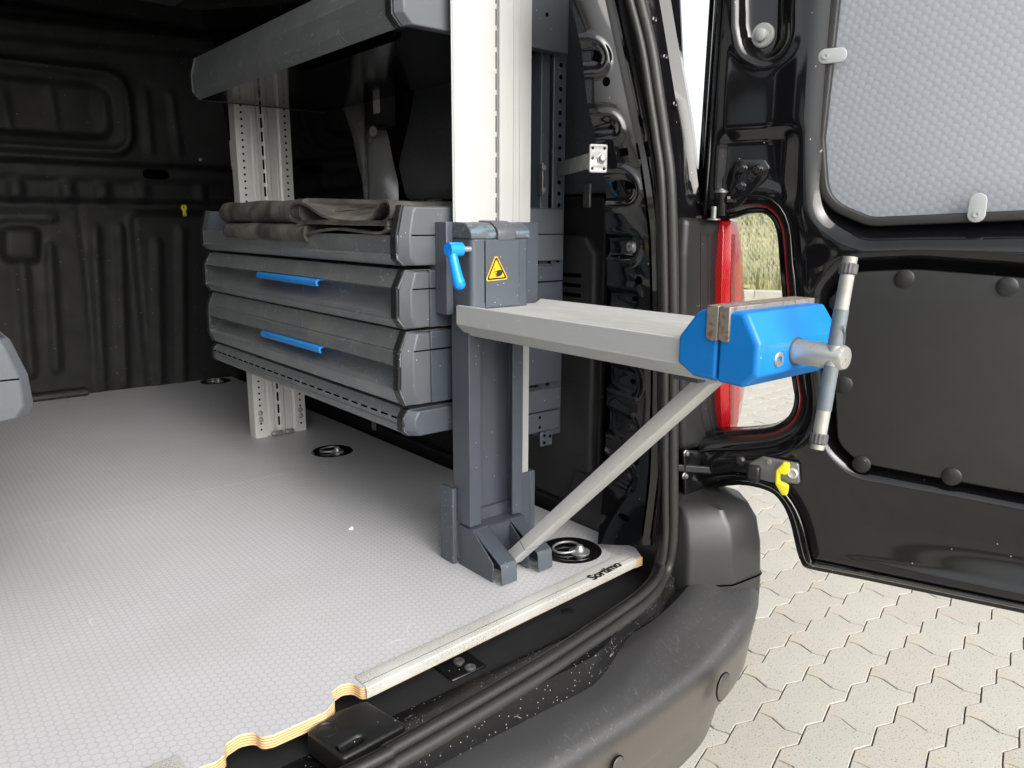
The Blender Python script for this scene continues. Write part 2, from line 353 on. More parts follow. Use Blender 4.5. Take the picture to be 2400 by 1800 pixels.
def mat_rubber():
    m = N('mat_rubber'); d = m.ramp(m.noise(16, 6, rough=.6, dist=.6), .4, .68); f = m.noise(380, 2)
    c = m.mix(d, (.036, .033, .030), (.125, .111, .095)); m.out(Base=m.mix(m.math('MULTIPLY', m.specks(220, .15, .85), .5), c, (.4, .38, .33)), Roughness=.85); m.bump(f, .35, .001)
mat_rubber()
def honeycomb(name, ca, cb, p, rough, axes):
    m = N(name); S = m.n('ShaderNodeSeparateXYZ', inp={0: m.co}); X, Y, Z = S.outputs
    u = m.math('ADD', m.math('MULTIPLY', X, axes[0]), m.math('MULTIPLY', Y, axes[1]))
    cv = m.n('ShaderNodeCombineXYZ', inp={0: m.math('ADD', m.math('MULTIPLY', u, .94), m.math('MULTIPLY', Z, .34)), 1: m.math('SUBTRACT', m.math('MULTIPLY', Z, .94), m.math('MULTIPLY', u, .34))}).outputs[0]
    def cell(off):
        v = m.vm('ADD', m.vm('MULTIPLY', cv, (1/p, 1/(p*1.732), 0)), off); fr = m.vm('SUBTRACT', m.vm('FRACTION', v), (.5, .5, 0))
        return m.vm('LENGTH', m.vm('MULTIPLY', fr, (1, 1.732, 0)))
    h = m.math('MINIMUM', cell((0, 0, 0)), cell((.5, .5, 0))); dome = m.ramp(h, .56, .12)
    wv = m.n('ShaderNodeTexWave', inp={'Vector': cv, 'Scale': 330.0}).outputs[1]
    m.out(Base=m.mix(m.ramp(h, .4, .56), m.mix(m.math('MULTIPLY', wv, .3), ca, cb), cb), Roughness=rough); m.bump(m.math('ADD', dome, m.math('MULTIPLY', wv, .05)), .11, .003)
honeycomb('cover_light', (.33, .355, .385), (.285, .31, .34), .0105, .4, (.339, -.941))
honeycomb('cover_dark', (.05, .053, .062), (.04, .043, .052), .016, .45, (0, 1))
def lens(name, col, rough):
    m = N(name); st = m.n('ShaderNodeTexWave', inp={'Vector': m.map((1, 1, 1), (.6, 0, .6)), 'Scale': 120.0}).outputs[1]
    m.out(Base=m.mix(m.math('MULTIPLY', st, .5), col, tuple(min(1, q*1.8+.02) for q in col)), Roughness=rough, Coat=.7, CoatR=.04); m.bump(st, .15, .001)
lens('lens_red', (.42, .004, .008), .16); lens('lens_dark', (.22, .003, .006), .1)
def paver_mat():
    m = N('paver_stone'); oi = m.n('ShaderNodeObjectInfo').outputs['Random']; g = m.noise(230, 2, rough=.7)
    c = m.mix(m.ramp(m.noise(3.2, 3), .3, .7), (.40, .385, .34), (.465, .447, .40)); c = m.mix(m.ramp(oi, 0, 1, 0, .5), c, (.36, .335, .285))
    c = m.mix(m.ramp(g, .60, .66, 0, .9), c, (.09, .082, .07)); c = m.mix(m.ramp(g, .36, .28, 0, .5), c, (.46, .44, .40))
    c = m.mix(m.ramp(m.noise(6, 5, dist=.5), .56, .70, 0, .55), c, (.42, .30, .15)); m.out(Base=c, Roughness=.85); m.bump(g, .3, .001)
paver_mat()
m = N('grass_blade'); oi = m.noise(1.1, 3); m.out(Base=m.mix(m.ramp(oi, .35, .65), (.17, .2, .06), (.42, .37, .2)), Roughness=.7)
m = N('bank_soil'); m.out(Base=m.mix(m.ramp(m.noise(2.5, 5), .35, .65), (.22, .24, .09), (.45, .4, .22)), Roughness=.95)

# ================================================================== GROUND AND PAVERS
FZ = 0.60                                   # cargo floor height
ground = B().box(-150, 150, -150, 150, -1.0, -.012).build('ground', 'dark_joint'); tag(ground, kind='structure')
ground['label'] = 'sandy ground under the pale concrete paving'
PA = rad(3.0); pu = np.array([cos(PA), sin(PA)]); pv = np.array([-sin(PA), cos(PA)]); P0 = np.array([1.595, .651]); LU, LV = .1165, .1105
def zig(t, amp=.0085):    # one cell along X: t 0..1 -> (dx, dy)
    return [(0, 0), (.33*LU, amp*1.1), (.70*LU, -amp*1.1)]
def wave():               # one cell along Y
    return [(0, 0), (-.003, .012), (-.011, .036), (.006, .078), (.004, .099)]
def paver_outline(i, j):  # two cells long in X, one cell in Y, rows staggered
    g = lambda a, b: np.array([a*LU, b*LV]); pts = []
    for c in (0, 1): pts += [g(i+c, j)+np.array(q) for q in zig(0)]
    pts += [g(i+2, j)+np.array(q) for q in wave()]
    for c in (1, 0): pts += [g(i+c, j+1)+np.array(q) for q in zig(0)[::-1][:0]] + ([g(i+c+1, j+1)] if c == 1 else []) + [g(i+c, j+1)+np.array(q) for q in zig(0)[1:][::-1]] + ([g(i+c, j+1)] if c == 1 else [])
    pts += [g(i, j+1)]+[g(i, j)+np.array(q) for q in wave()[1:][::-1]]
    return np.array(pts)
def inset(P, d):
    n = len(P); out = []
    for k in range(n):
        a = P[k]-P[k-1]; b = P[(k+1) % n]-P[k]; na = np.array([-a[1], a[0]])/np.linalg.norm(a); nb = np.array([-b[1], b[0]])/np.linalg.norm(b)
        s = na+nb; s /= max(.35, np.linalg.norm(s)); s *= 1/max(.5, float(s@na)); out.append(P[k]+s*d)
    return np.array(out)
def paver_geo(i, j, z=0.0):
    P = paver_outline(i, j); C = P.mean(0); a = inset(P, .0015); b = inset(P, .0027); n = len(P)
    V = [(q[0], q[1], -.011) for q in a]+[(q[0], q[1], -.0014) for q in a]+[(q[0], q[1], 0) for q in b]
    F = [(k, (k+1) % n, n+(k+1) % n, n+k) for k in range(n)]+[(n+k, n+(k+1) % n, 2*n+(k+1) % n, 2*n+k) for k in range(n)]+[tuple(range(2*n, 3*n))]
    return V, F, C
def to_world(q): w = P0+pu*q[0]+pv*q[1]; return w
cand = []
for j in range(-24, 60):
    for i in range(-24, 60):
        if (i+j) % 2: continue
        C = np.array([(i+1)*LU, (j+.5)*LV]); w = to_world(C); u, v, dep = proj((w[0], w[1], 0))
        if dep < .3: inview = False
        else: inview = 1500 < u < 2470 and 600 < v < 1870 and w[0] > .8
        cand.append((dep if inview else 1e3+np.hypot(*w), i, j, inview))
cand.sort()
near = [c for c in cand if c[3]][:296]; nset = {(c[1], c[2]) for c in near}
V0, F0, C0 = paver_geo(0, 0); me0 = bpy.data.meshes.new('paver'); me0.from_pydata([(x-C0[0], y-C0[1], z) for x, y, z in V0], [], F0); me0.materials.append(MATS['paver_stone'])
for _, i, j, _ in near:
    o = bpy.data.objects.new('paver', me0); COL.objects.link(o); o.parent = ground; w = to_world(C0+np.array([i*LU, j*LV]))
    o.location = (w[0], w[1], random.uniform(-.0012, .0008)); o.rotation_euler = (random.uniform(-.006, .006), random.uniform(-.006, .006), PA)
fb = B()
for j in range(-45, 95):
    for i in range(-45, 100):
        if (i+j) % 2 or (i, j) in nset: continue
        q = C0+np.array([i*LU, j*LV]); w = to_world(q); z = random.uniform(-.0012, .0008)
        if np.hypot(w[0], w[1]) > 9.5: continue
        fb.add([(*(to_world((x+i*LU, y+j*LV))), zz+z) for x, y, zz in V0], F0)
me = bpy.data.meshes.new('far_pavers'); me.from_pydata(fb.v, [], fb.f)
fp = link('far_pavers', me, 'paver_stone', ground); tag(fp, kind='stuff')
m = N('paving_far'); wv = m.n('ShaderNodeTexVoronoi', feature='DISTANCE_TO_EDGE', inp={'Scale': 7.0}).outputs[0]
m.out(Base=m.mix(m.ramp(wv, .02, .06), (.2, .18, .14), m.mix(m.noise(2, 4), (.37, .35, .30), (.43, .408, .355))), Roughness=.9)
def ring_disc(r0, r1, z, n=72):
    V = []; F = []
    for k in range(n): a = 2*pi*k/n; V += [(r0*cos(a), r0*sin(a), z), (r1*cos(a), r1*sin(a), z)]
    for k in range(n): j = (k+1) % n; F.append((2*k, 2*k+1, 2*j+1, 2*j))
    return V, F
pf = B().add(*ring_disc(9.35, 60, -.006)).build('paving', 'paving_far'); tag(pf, kind='structure')

# kerb, chain link fence and overgrown bank beyond the yard
KD = np.array([.60, .80]); KN = np.array([KD[1], -KD[0]]); K0 = np.array([10.5, 6.8])     # along, outward
KD = np.array([-.54, .84]); KN = np.array([.84, .54])
fr_k = lambda s, o, z: (K0[0]+KD[0]*s+KN[0]*o, K0[1]+KD[1]*s+KN[1]*o, z)
kerb = thing('kerb', fr_k(0, 0, 0), 'low pale concrete kerb running along the foot of the chain link fence', 'kerb')
for k in range(-11, 12):
    s0 = k*1.0+.004; s1 = s0+.992
    B().loft([[fr_k(s, a, z) for a, z in ((0, -.1), (0, .10), (.02, .12), (.14, .12), (.14, -.1))] for s in (s0, s1)]).build('kerb_stone', 'kerb_stone', kerb)
bank = B(); rows = []
prof = [(.14, .10), (1.2, .22), (2.4, .55), (4.5, 1.1), (8, 1.5), (16, 1.7)]
for s in np.linspace(-14, 14, 40): rows.append([fr_k(s, a, z+.06*sin(s*1.7+a)+.04*sin(s*4.1)) for a, z in prof])
bank.loft(rows, cap=False, closed=False); bk = bank.build('grass_bank', 'bank_soil', smooth=60); tag(bk, 'grassy bank', None, kind='structure'); del bk['label']
gb = B()
for _ in range(9000):
    s = random.uniform(-7, 7); a = .2+random.random()**1.3*8; k = np.interp(a, [q[0] for q in prof], [q[1] for q in prof]); h = random.uniform(.12, .42); w = random.uniform(.01, .022); an = random.uniform(0, pi); lx = random.uniform(-.15, .15)
    c = np.array(fr_k(s, a, k)); d = np.array([cos(an), sin(an), 0])*w; t = c+np.array([lx, lx*.5, h])
    gb.add([c-d, c+d, t], [(0, 1, 2)])
me = bpy.data.meshes.new('bank_grass'); me.from_pydata(gb.v, [], gb.f); bg_ = link('bank_grass', me, 'grass_blade'); tag(bg_, 'tall dry yellow green grass behind the chain link fence', 'grass', kind='stuff')
fence = thing('chain_link_fence', fr_k(0, .5, 0), 'blurred chain link fence with posts seen through the gap beside the tail light', 'fence')
fw = B(); FH = 1.9
for k in range(-190, 190):
    s = k*.075
    for sg in (1, -1): fw.tube([fr_k(s, .5, .12), fr_k(s+sg*FH*.75, .5, .12+FH)], .003, 3, cap=False)
me = bpy.data.meshes.new('wire_mesh'); me.from_pydata(fw.v, [], fw.f); tag(link('wire_mesh', me, 'galv_post', fence), kind='stuff')
for k in range(-5, 6): B().cyl(fr_k(k*2.6+1.5, .53, 0), fr_k(k*2.6+1.5, .53, 2.05), .024, 12).build('post', 'galv_post', fence, smooth=40)
for z in (1.08, 1.98): B().tube([fr_k(-13.5, .5, z), fr_k(13.5, .5, z)], .006, 6).build('tension_wire', 'galv_post', fence)

# ================================================================== VAN
van = thing('van', (.13, .7, 0), 'black panel van seen into its open rear with the right door swung wide', 'van')
XR, XL = 1.09, -.83                                            # outer sides
YB = lambda z: .70+.16*max(0.0, z-1.15)                        # leaning plane of the rear opening
def P_open(u, v, dy=0.0):                                      # point on the rear opening plane
    for_y = .70
    for _ in range(6): p = PY(u, v, for_y+dy); for_y = YB(p[2])
    return PY(u, v, for_y+dy)

# --- shell behind and around (roof, left side, right side, underbody)
B().prism([(-.80, 1.70), (-.66, 1.84), (.92, 1.84), (1.0, 1.70), (1.0, 1.74), (.92, 1.90), (-.66, 1.90), (-.84, 1.74)], 'y', .95, 4.2).build('roof', 'felt', van)
B().prism([(-.80, .30), (-.80, 1.2), (-.70, 1.86), (-.66, 1.84), (-.70, 1.2), (-.70, .52), (-.66, .50), (-.66, .30)], 'y', .78, 4.2).build('side_panel', 'paint', van, bevel=.01)
B().prism([(1.05, .30), (1.06, 1.0), (1.035, 1.2), (.93, 1.86), (.90, 1.84), (.985, 1.2), (.99, .52), (.95, .50), (.95, .30)], 'y', .80, 4.2).build('side_panel', 'paint', van, bevel=.01)
B().box(-.70, 1.0, .70, 4.2, .34, .56).build('underbody', 'felt', van)
B().prism([(.95, 1.80), (.95, 1.90), (.80, 1.86), (.80, 1.76)], 'x', -.66, .92).build('roof_header', 'paint', van, bevel=.012)

# --- sill of the rear opening with plastic latch housing
sill_rows = []
for x in np.linspace(-.66, .90, 60):
    yc = .612+.05*ss(np.array(x), .62, .80)+.035*ss(np.array(x), .80, .92)
    yc = float(yc); sill_rows.append([(x, .80, .575), (x, .78, .560), (x, yc+.05, .556), (x, yc+.042, .566), (x, yc+.018, .566), (x, yc+.012, .585), (x, yc-.004, .585), (x, yc-.008, .54), (x, yc-.008, .36)])
B().loft(sill_rows, cap=False, closed=False).build('rear_sill', 'sill_paint', van, smooth=25)
SEAL = [(700, 1912), (927, 1789), (1090, 1694), (1208, 1623), (1290, 1572), (1371, 1517), (1453, 1460), (1523, 1404)]
sp = [PZ(u, v, .586) for u, v in SEAL]; sp = [np.array([-.66, sp[0][1], .586])]+sp
sp += [P_open(*q) for q in ((1560, 1345), (1576, 1270), (1577, 1150), (1577, 1000), (1577, 850), (1577, 660), (1571, 435), (1558, 325), (1544, 230), (1525, 110), (1498, 0), (1440, -220))]
sp = spline(sp, 7)
def offset_path(path, d_in, dy):       # push path towards the middle of the opening
    c = np.array([.13, 0, 1.15]); out = []
    for i, p in enumerate(path):
        t = path[min(i+1, len(path)-1)]-path[max(i-1, 0)]; t = t/np.linalg.norm(t); n = np.cross(t, [0, 1, 0]); n /= np.linalg.norm(n)+1e-9
        if n@(c-p) < 0: n = -n
        out.append(p+n*d_in+np.array([0, dy, 0]))
    return out
seal = B().tube(sp, .0083, 12).tube(offset_path(sp, .0150, .003), .0058, 10).build('door_seal', 'rubber', van, smooth=60)
B().tube(offset_path(sp, .009, .010), .009, 8).build('seal_carrier', 'plastic_black', seal, smooth=60)
tag(seal, 'double bulb black rubber seal round the rear opening')

# --- right rear pillar (inner panel with punched tabs)
PIL_L = [(1310, -130, .062), (1337, 0, .062), (1361, 108, .065), (1377, 244, .070), (1396, 325, .075), (1410, 393, .080), (1418, 480, .092), (1422, 560, .115), (1424, 700, .14), (1424, 900, .15), (1418, 1100, .15), (1408, 1200, .13), (1400, 1275, .12)]
PIL_R = [(1385, -130), (1418, 0), (1441, 108), (1470, 244), (1487, 325), (1500, 393), (1512, 480), (1520, 560), (1524, 700), (1525, 900), (1520, 1100), (1510, 1200), (1500, 1278)]
pl = [P_open(u, v, dy) for u, v, dy in PIL_L]; pr = [P_open(u, v, .03) for u, v in PIL_R]
zz = np.linspace(.60, 1.56, 9)
def path_at(path, z):
    z_ = np.array([p[2] for p in path])[::-1]; return np.array([np.interp(z, z_, np.array([p[k] for p in path])[::-1]) for k in range(3)])
NU, NV = 60, 420
zs = np.linspace(.60, 1.565, NV); ts = np.linspace(0, 1, NU)
def pil_base(t, z):
    a = path_at(pl, z); b = path_at(pr, z); d = b-a; nrm = np.array([d[1], -d[0], 0]); nrm /= np.linalg.norm(nrm); nrm = -nrm if nrm[0] > 0 else nrm
    return a+d*t+nrm*.003*sin(pi*t), d/np.linalg.norm(d), nrm, np.linalg.norm(d[:2])
_gt = [(t, z) for z in np.linspace(.60, 1.56, 200) for t in np.linspace(0, 1, 41)]; _gp = np.array([proj(pil_base(t, z)[0])[:2] for t, z in _gt])
def pil_find(u, v): return _gt[int(np.argmin((_gp[:, 0]-u)**2+(_gp[:, 1]-v)**2))]
TABS = []; PW_ = np.array([pil_base(0.5, z)[3] for z in zs])
for u, v, hh, ur in ((1392, 132, 40, 1421), (1425, 293, 26, 1453), (1468, 437, 34, 1494), (1470, 580, 32, 1498), (1475, 705, 27, 1504), (1474, 893, 34, 1499), (1470, 1003, 30, 1492), (1462, 1115, 30, 1486)):
    t, z = pil_find(u, v); z1 = pil_find(u, v-hh)[1]; t1, _ = pil_find(ur, v); TABS.append((z, z1-z, t1))
def pil_h(U, V):
    h = np.zeros_like(U)
    for zc, hh, t1 in TABS:
        W = np.interp(V, zs, PW_); x = U*W; r = hh; xr = t1*W; d = np.where(x > xr-r, np.hypot(x-(xr-r), V-zc), np.abs(V-zc))-r
        h += -.0065*(1-ss(d, -.010, .0))+.0025*(1-ss(np.abs(d-.002), 0, .007))
    return h
Hp_ = np.array([pil_h(ts, np.full(NU, z)) for z in zs])
for _ in range(2):
    q_ = np.pad(Hp_, 1, 'edge'); Hp_ = (q_[1:-1, 1:-1]*4+(q_[:-2, 1:-1]+q_[2:, 1:-1]+q_[1:-1, :-2]+q_[1:-1, 2:])*2+q_[:-2, :-2]+q_[2:, 2:]+q_[:-2, 2:]+q_[2:, :-2])/16
Vv = []
for k_, z in enumerate(zs):
    row = []
    for t, h in zip(ts, Hp_[k_]): p, _, nr, _ = pil_base(t, z); row.append(p+nr*h)
    Vv.append(row)
pill = B().loft(Vv, cap=False, closed=False).build('rear_pillar', 'paint', van, smooth=60)
tag(pill, 'glossy black inner pillar with punched square and round holes')
def pil_pt(t, z, off):
    p, eu, nr, _ = pil_base(t, z); i = int(np.clip(round(t*(NU-1)), 0, NU-1)); k = int(np.clip(round((z-.60)/(1.565-.60)*(NV-1)), 0, NV-1)); return p+nr*(Hp_[k, i]+off), eu, nr
def pil_hole(u, v, w, hgt, sq, rot=0.0):
    t, z = pil_find(u, v); p, eu, en = pil_pt(t, z, -.002); pts = (rrect(-w/2, w/2, -hgt/2, hgt/2, .0012, 2) if sq else circ(0, 0, w/2, 18, hgt/2))
    pts = [(x*cos(rot)-y*sin(rot), x*sin(rot)+y*cos(rot)) for x, y in pts]
    plate('hole', 'hole_black', pill, [pts], .0032, (p, eu, (0, 0, 1), en))
for u, v, w, h, sq, r in ((1400, 128, .013, .0135, 1, -.2), (1421, 195, .0105, .0125, 0, 0), (1429, 293, .0055, .0065, 0, 0), (1463, 356, .0115, .0105, 1, .15), (1470, 436, .0125, .0125, 1, .05), (1437, 436, .007, .014, 0, 0), (1497, 660, .014, .0125, 0, 0), (1480, 703, .012, .0075, 0, 0), (1477, 893, .012, .008, 0, 0), (1460, 1215, .026, .010, 0, 0)): pil_hole(u, v, w, h, sq, r)
for u, v, r in ((1473, 577, .0075), (1472, 1003, .008), (1466, 1115, .008)):
    t, z = pil_find(u, v); p, eu, en = pil_pt(t, z, 0); B().lathe(p, en, [(-.001, r*1.35), (.0015, r*1.35), (.003, r), (.006, r*.85), (.0065, r*.3), (.004, r*.25)], 16).build('pillar_bolt', 'zinc_dull' if v < 700 else 'plastic_black', pill, smooth=40)
# flange strip between pillar and seal, and the outer jamb
fl = []
for (u0, v0), p in zip(PIL_R, pr):
    q = P_open(u0+30, v0, .004); fl.append([p+np.array([.004, -.001, 0]), p+np.array([.012, -.010, 0]), q, q+np.array([.012, .004, 0]), q+np.array([.016, .05, 0])])
fl = [list(r) for r in zip(*[spline(c, 4) for c in zip(*fl)])]
B().loft(fl, cap=False, closed=False).build('pillar_flange', 'paint', van, smooth=50)
JB = [(1400, -230, 1510, 1560), (1455, -60, 1530, 1565), (1500, 0, 1545, 1577), (1530, 150, 1570, 1602), (1555, 290, 1592, 1626), (1572, 420, 1606, 1640), (1582, 520, 1612, 1650), (1584, 900, 1615, 1650), (1584, 1050, 1612, 1650), (1575, 1180, 1600, 1640)]
jr = []
for u0, v0, u1, u2 in JB:
    a = P_open(u0-6, v0, .012); b = P_open(u0+8, v0, .05); c = P_open(u1, v0, .055); d = P_open(u2-5, v0, .045); e = P_open(u2, v0, .06); f_ = e+np.array([.05, .10, 0])
    jr.append([a, b, c, d, e, f_])
jr = [list(r) for r in zip(*[spline(c, 5) for c in zip(*jr)])]
jamb = B().loft(jr, cap=False, closed=False).build('door_jamb', 'paint', van, smooth=40)
for u, v in ((1532, 47), (1557, 134), (1580, 245)):
    p = P_open(u, v, .052); B().lathe(p, (0, -1, 0), [(0, .005), (.002, .005), (.003, .003), (.002, .001)], 12).build('plug', 'paint', jamb, smooth=40)
pg = P_open(1572, 330, .062); B().lathe(pg+np.array([.004, 0, 0]), (-.5, -1, 0), [(-.01, .010), (0, .010), (.003, .009), (.005, .006), (.0055, 0.0005)], 20).build('rubber_buffer', 'grommet', jamb, smooth=50)
# black plastic filler beside the lamp
HB = [(1602, 560), (1668, 550), (1688, 566), (1690, 600), (1688, 900), (1690, 985), (1706, 1030), (1690, 1048), (1640, 1052), (1600, 1060), (1596, 900), (1598, 640)]
HB = [(1604, 508), (1690, 515), (1697, 560), (1692, 900), (1696, 985), (1712, 1032), (1690, 1046), (1640, 1052), (1598, 1060), (1596, 900), (1598, 600)]
hp = [PY(u, v, .735) for u, v in HB]; hpoly = fillet([(p[0], p[2]) for p in hp], .012)
filler = plate('lamp_filler', 'plastic_black', van, [hpoly], .05, ((0, .735, 0), (1, 0, 0), (0, 0, 1), (0, -1, 0)), -.048, .012, 4)
for du in (1642, 1660):
    B().tube([PY(du, v, .7335) for v in (545, 700, 900, 960)]+[PY(du+8, 1000, .7335), PY(du+22, 1034, .7335)], .0016, 6).build('filler_rib', 'plastic_black', filler, smooth=60)

# --- tail light
tl = []
for z, u0, u1, oy in ((1.1285, 1712, 1728, .020), (1.124, 1703, 1735, .008), (1.105, 1697, 1738, .002), (1.05, 1692, 1741, 0), (.99, 1690, 1745, 0), (.93, 1689, 1750, 0), (.88, 1688, 1748, 0), (.83, 1690, 1742, 0), (.795, 1695, 1737, .002), (.772, 1702, 1731, .008), (.757, 1710, 1722, .018)):
    vv = proj((1.07, .73, z))[1]; xa = PY(u0, vv, .722)[0]; xb = PY(u1, vv, .745)[0]; L_ = xb-xa
    tl.append([(xa, .74, z), (xa, .722+oy, z), (xa+.10*L_, .714+oy, z), (xa+.42*L_, .716+oy, z), (xb, .745+oy, z), (xb+.02, .80+oy, z), (xb+.02, .86, z), (xa, .86, z)])
tail = B().loft(tl, True).build('tail_light', 'lens_red', van, smooth=38); tag(tail, 'tall red tail light on the right rear corner')
B().loft([[(x+.001, y-.0012, z) for x, y, z in r[0:3]] for r in tl[1:-1]], cap=False, closed=False).build('lens_rim', 'lens_red', tail, smooth=50)
ins = []
for r in tl[2:-2]:
    a = np.array(r[2]); b = np.array(r[3]); ins.append([tuple(a+(b-a)*.08+np.array([0, -.0015, 0])), tuple(a+(b-a)*.42+np.array([0, -.0022, 0])), tuple(a+(b-a)*.5+np.array([0, -.0015, 0]))])
B().loft(ins, cap=False, closed=False).build('inner_reflector', 'lens_dark', tail, smooth=50)
rw_ = [PL(u, v, (1.09, .745, 0), (.45, -1, 0)) for u, v in ((1712, 842), (1730, 806), (1742, 780), (1748, 784), (1752, 806), (1751, 842))]
B().add([tuple(p+np.array([.0, -.002, 0])) for p in rw_]+[tuple(p+np.array([.004, .03, 0])) for p in rw_], [tuple(range(6)), tuple(range(6, 12))[::-1]]+[(k, (k+1) % 6, 6+(k+1) % 6, 6+k) for k in range(6)]).build('reversing_lens', 'reflector_white', tail, bevel=.003)

# --- bumper
bpth = [(-.86, .90), (-.84, .72), (-.78, .62), (-.62, .565), (-.2, .547), (.35, .545), (.62, .552), (.78, .562), (.92, .580), (1.0, .606), (1.052, .645), (1.080, .71), (1.09, .82), (1.09, .95), (1.09, 1.3)]
bp = spline([(x, y, 0) for x, y in bpth], 6); br_ = []
BSEC = [(-.17, .49), (-.088, .556), (-.070, .554), (-.055, .548), (-.030, .5365), (-.012, .5275), (-.0055, .5235), (-.001, .518), (.0015, .510), (.002, .500), (-.003, .465), (-.011, .432), (-.018, .412), (-.026, .404), (-.036, .399), (-.046, .36), (-.06, .30), (-.10, .26)]
for i, p in enumerate(bp):
    t = bp[min(i+1, len(bp)-1)]-bp[max(i-1, 0)]; t /= np.linalg.norm(t); n = np.array([t[1], -t[0], 0]); k = float(ss(np.array(p[0]), .80, 1.0))
    br_.append([(p[0]+n[0]*o, p[1]+n[1]*o, z+(.028*k if z > .45 else 0)) for o, z in BSEC])
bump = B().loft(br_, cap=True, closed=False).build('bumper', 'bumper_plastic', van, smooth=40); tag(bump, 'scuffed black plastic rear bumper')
# raised bumper end under the tail light
ce = []
for z, g in ((.52, 0.0), (.56, .0), (.625, .004), (.665, .012), (.688, .026), (.694, .05)):
    q = fillet([(.905+g*.6, .668+g*1.1), (.965-g*.2, .628+g), (1.035-g*.4, .622+g), (1.078-g*.7, .672+g*.8), (1.082-g*.8, .95), (.905+g*.6, .95)], [.012, .018, .014, .02, .02, .02], 4); ce.append([(x, y, z) for x, y in q])
be = B().loft(ce, True).build('bumper_end', 'end_plastic', bump, smooth=45)
seam = fillet([(.9045, .6675), (.9648, .6275), (1.0352, .6215), (1.0785, .6715), (1.0826, .95)], [.012, .018, .014, .02, 0], 4)
B().tube([(x, y, .572) for x, y in seam], .0012, 5).build('end_seam', 'hole_black', be)
q0 = fillet([PY(u, v, .622)[[0, 2]] for u, v in ((1640, 1330), (1645, 1275), (1668, 1238), (1722, 1240), (1726, 1330))], .012)
plate('end_panel', 'bumper_plastic', be, [[(x, z) for x, z in q0]], .006, ((0, .624, 0), (1, -.07, 0), (0, 0, 1), (0, -1, 0)), -.004, .0025) if False else None
for u, v, ru, rv in ((1690, 1607, .017, .02), (1442, 1793, .011, .013)):
    p = PY(u, v, .552); n = np.array([.10, -.99, 0]); n /= np.linalg.norm(n); p = p+n*.002
    eu = np.array([.99, .10, 0])
    plate('sensor_cap', 'bumper_plastic', bump, [circ(0, 0, ru, 28, rv)], .004, (p, eu, (0, 0, 1), n), -.001, .001)
    B().tube([tuple(np.array((ru+.0007)*cos(a)*eu+(rv+.0007)*sin(a)*np.array([0, 0, 1])+p+n*.0012)) for a in np.linspace(0, 2*pi, 33)], .0007, 5).build('sensor_gap', 'hole_black', bump)
# latch housing on the sill, striker plate
lh = [PZ(u, v, .592) for u, v in ((716, 1712), (792, 1664), (857, 1640), (956, 1697), (804, 1779))]
def capsule(a, b, r, n=8):
    a = np.array(a); b = np.array(b); t = math.atan2(*(b-a)[::-1]); return [(b[0]+r*cos(t+w), b[1]+r*sin(t+w)) for w in np.linspace(-pi/2, pi/2, n)]+[(a[0]+r*cos(t+w), a[1]+r*sin(t+w)) for w in np.linspace(pi/2, 1.5*pi, n)]
lhp = fillet([(p[0], p[1]) for p in lh], .006)
slot = [PZ(u, v, .592) for u, v in ((800, 1750), (838, 1728), (850, 1734), (815, 1758))]
latch = plate('latch_housing', 'plastic_black', van, [lhp, capsule(PZ(808, 1752, .592)[:2], PZ(842, 1731, .592)[:2], .0055)], .028, ((0, 0, 0), (1, 0, 0), (0, 1, 0), (0, 0, 1)), .564, .004, 3)
ov = PZ(765, 1708, .5925); B().lathe((ov[0], ov[1], .5915), (0, 0, 1), [(0, .013), (.0015, .013), (.0015, .010), (.0004, .009)], 24).build('latch_boss', 'plastic_black', latch, smooth=40)
sb = PZ(1095, 1560, .562)
strk = B().box(sb[0]-.035, sb[0]+.02, sb[1]-.016, sb[1]+.03, .557, .563).build('striker_plate', 'paint_dusty', van, bevel=.002)
for du, dv in ((1075, 1551), (1102, 1566)):
    p = PZ(du, dv, .563); B().lathe((p[0], p[1], .562), (0, 0, 1), [(0, .0075), (.003, .0075), (.004, .005), (.0025, .002)], 14).build('bolt', 'zinc_dull', strk, smooth=40)
pp = PZ(1330, 1433, .560); B().lathe((pp[0], pp[1], .556), (0, 0, 1), [(0, .012), (.003, .012), (.005, .009), (.0052, .001)], 20).build('plug', 'plastic_black', van, smooth=50)

# --- right wall lining, window cover, wheel side panel
plate('wall_lining', 'liner', van, [rrect(.90, 2.62, .58, 1.165, .02)], .012, ((.955, 0, 0), (0, 1, 0), (0, 0, 1), (-1, 0, 0)), 0, .004)
wc = plate('window_cover', 'cover_dark', van, [fillet([(.86, 1.17), (1.52, 1.17), (1.55, 1.25), (1.50, 1.34), (1.40, 1.60), (.92, 1.60)], .03)], .008, ((.953, 0, 0), (0, 1, 0), (0, 0, 1), (-1, -0.0, .0)), 0, .002)
tag(wc, 'dark honeycomb cover over the right side window')
for u, v in ((1378, 462),):
    p = PX(u, v, .943); B().box(p[0]-.004, p[0]+.001, p[1]-.009, p[1]+.009, p[2]-.018, p[2]+.022).build('cover_clip', 'zinc_dull', wc, bevel=.004)
qt = plate('quarter_trim', 'trim_panel', van, [fillet([(.905, .62), (1.20, .62), (1.20, 1.10), (1.0, 1.10), (.93, 1.10), (.905, 1.07)], .01)], .03, ((.935, 0, 0), (0, 1, 0), (0, 0, 1), (-1, 0, 0)), -.02, .008)
for z in (1.0335, 1.0165, 1.0, .983): B().box(.9235, .926, .935, 1.14, z-.0032, z+.0032).build('vent_slot', 'hole_black', qt, bevel=.002)
B().box(.925, .955, .905, 2.6, .585, .62).build('floor_edge_cover', 'liner', van, bevel=.006)
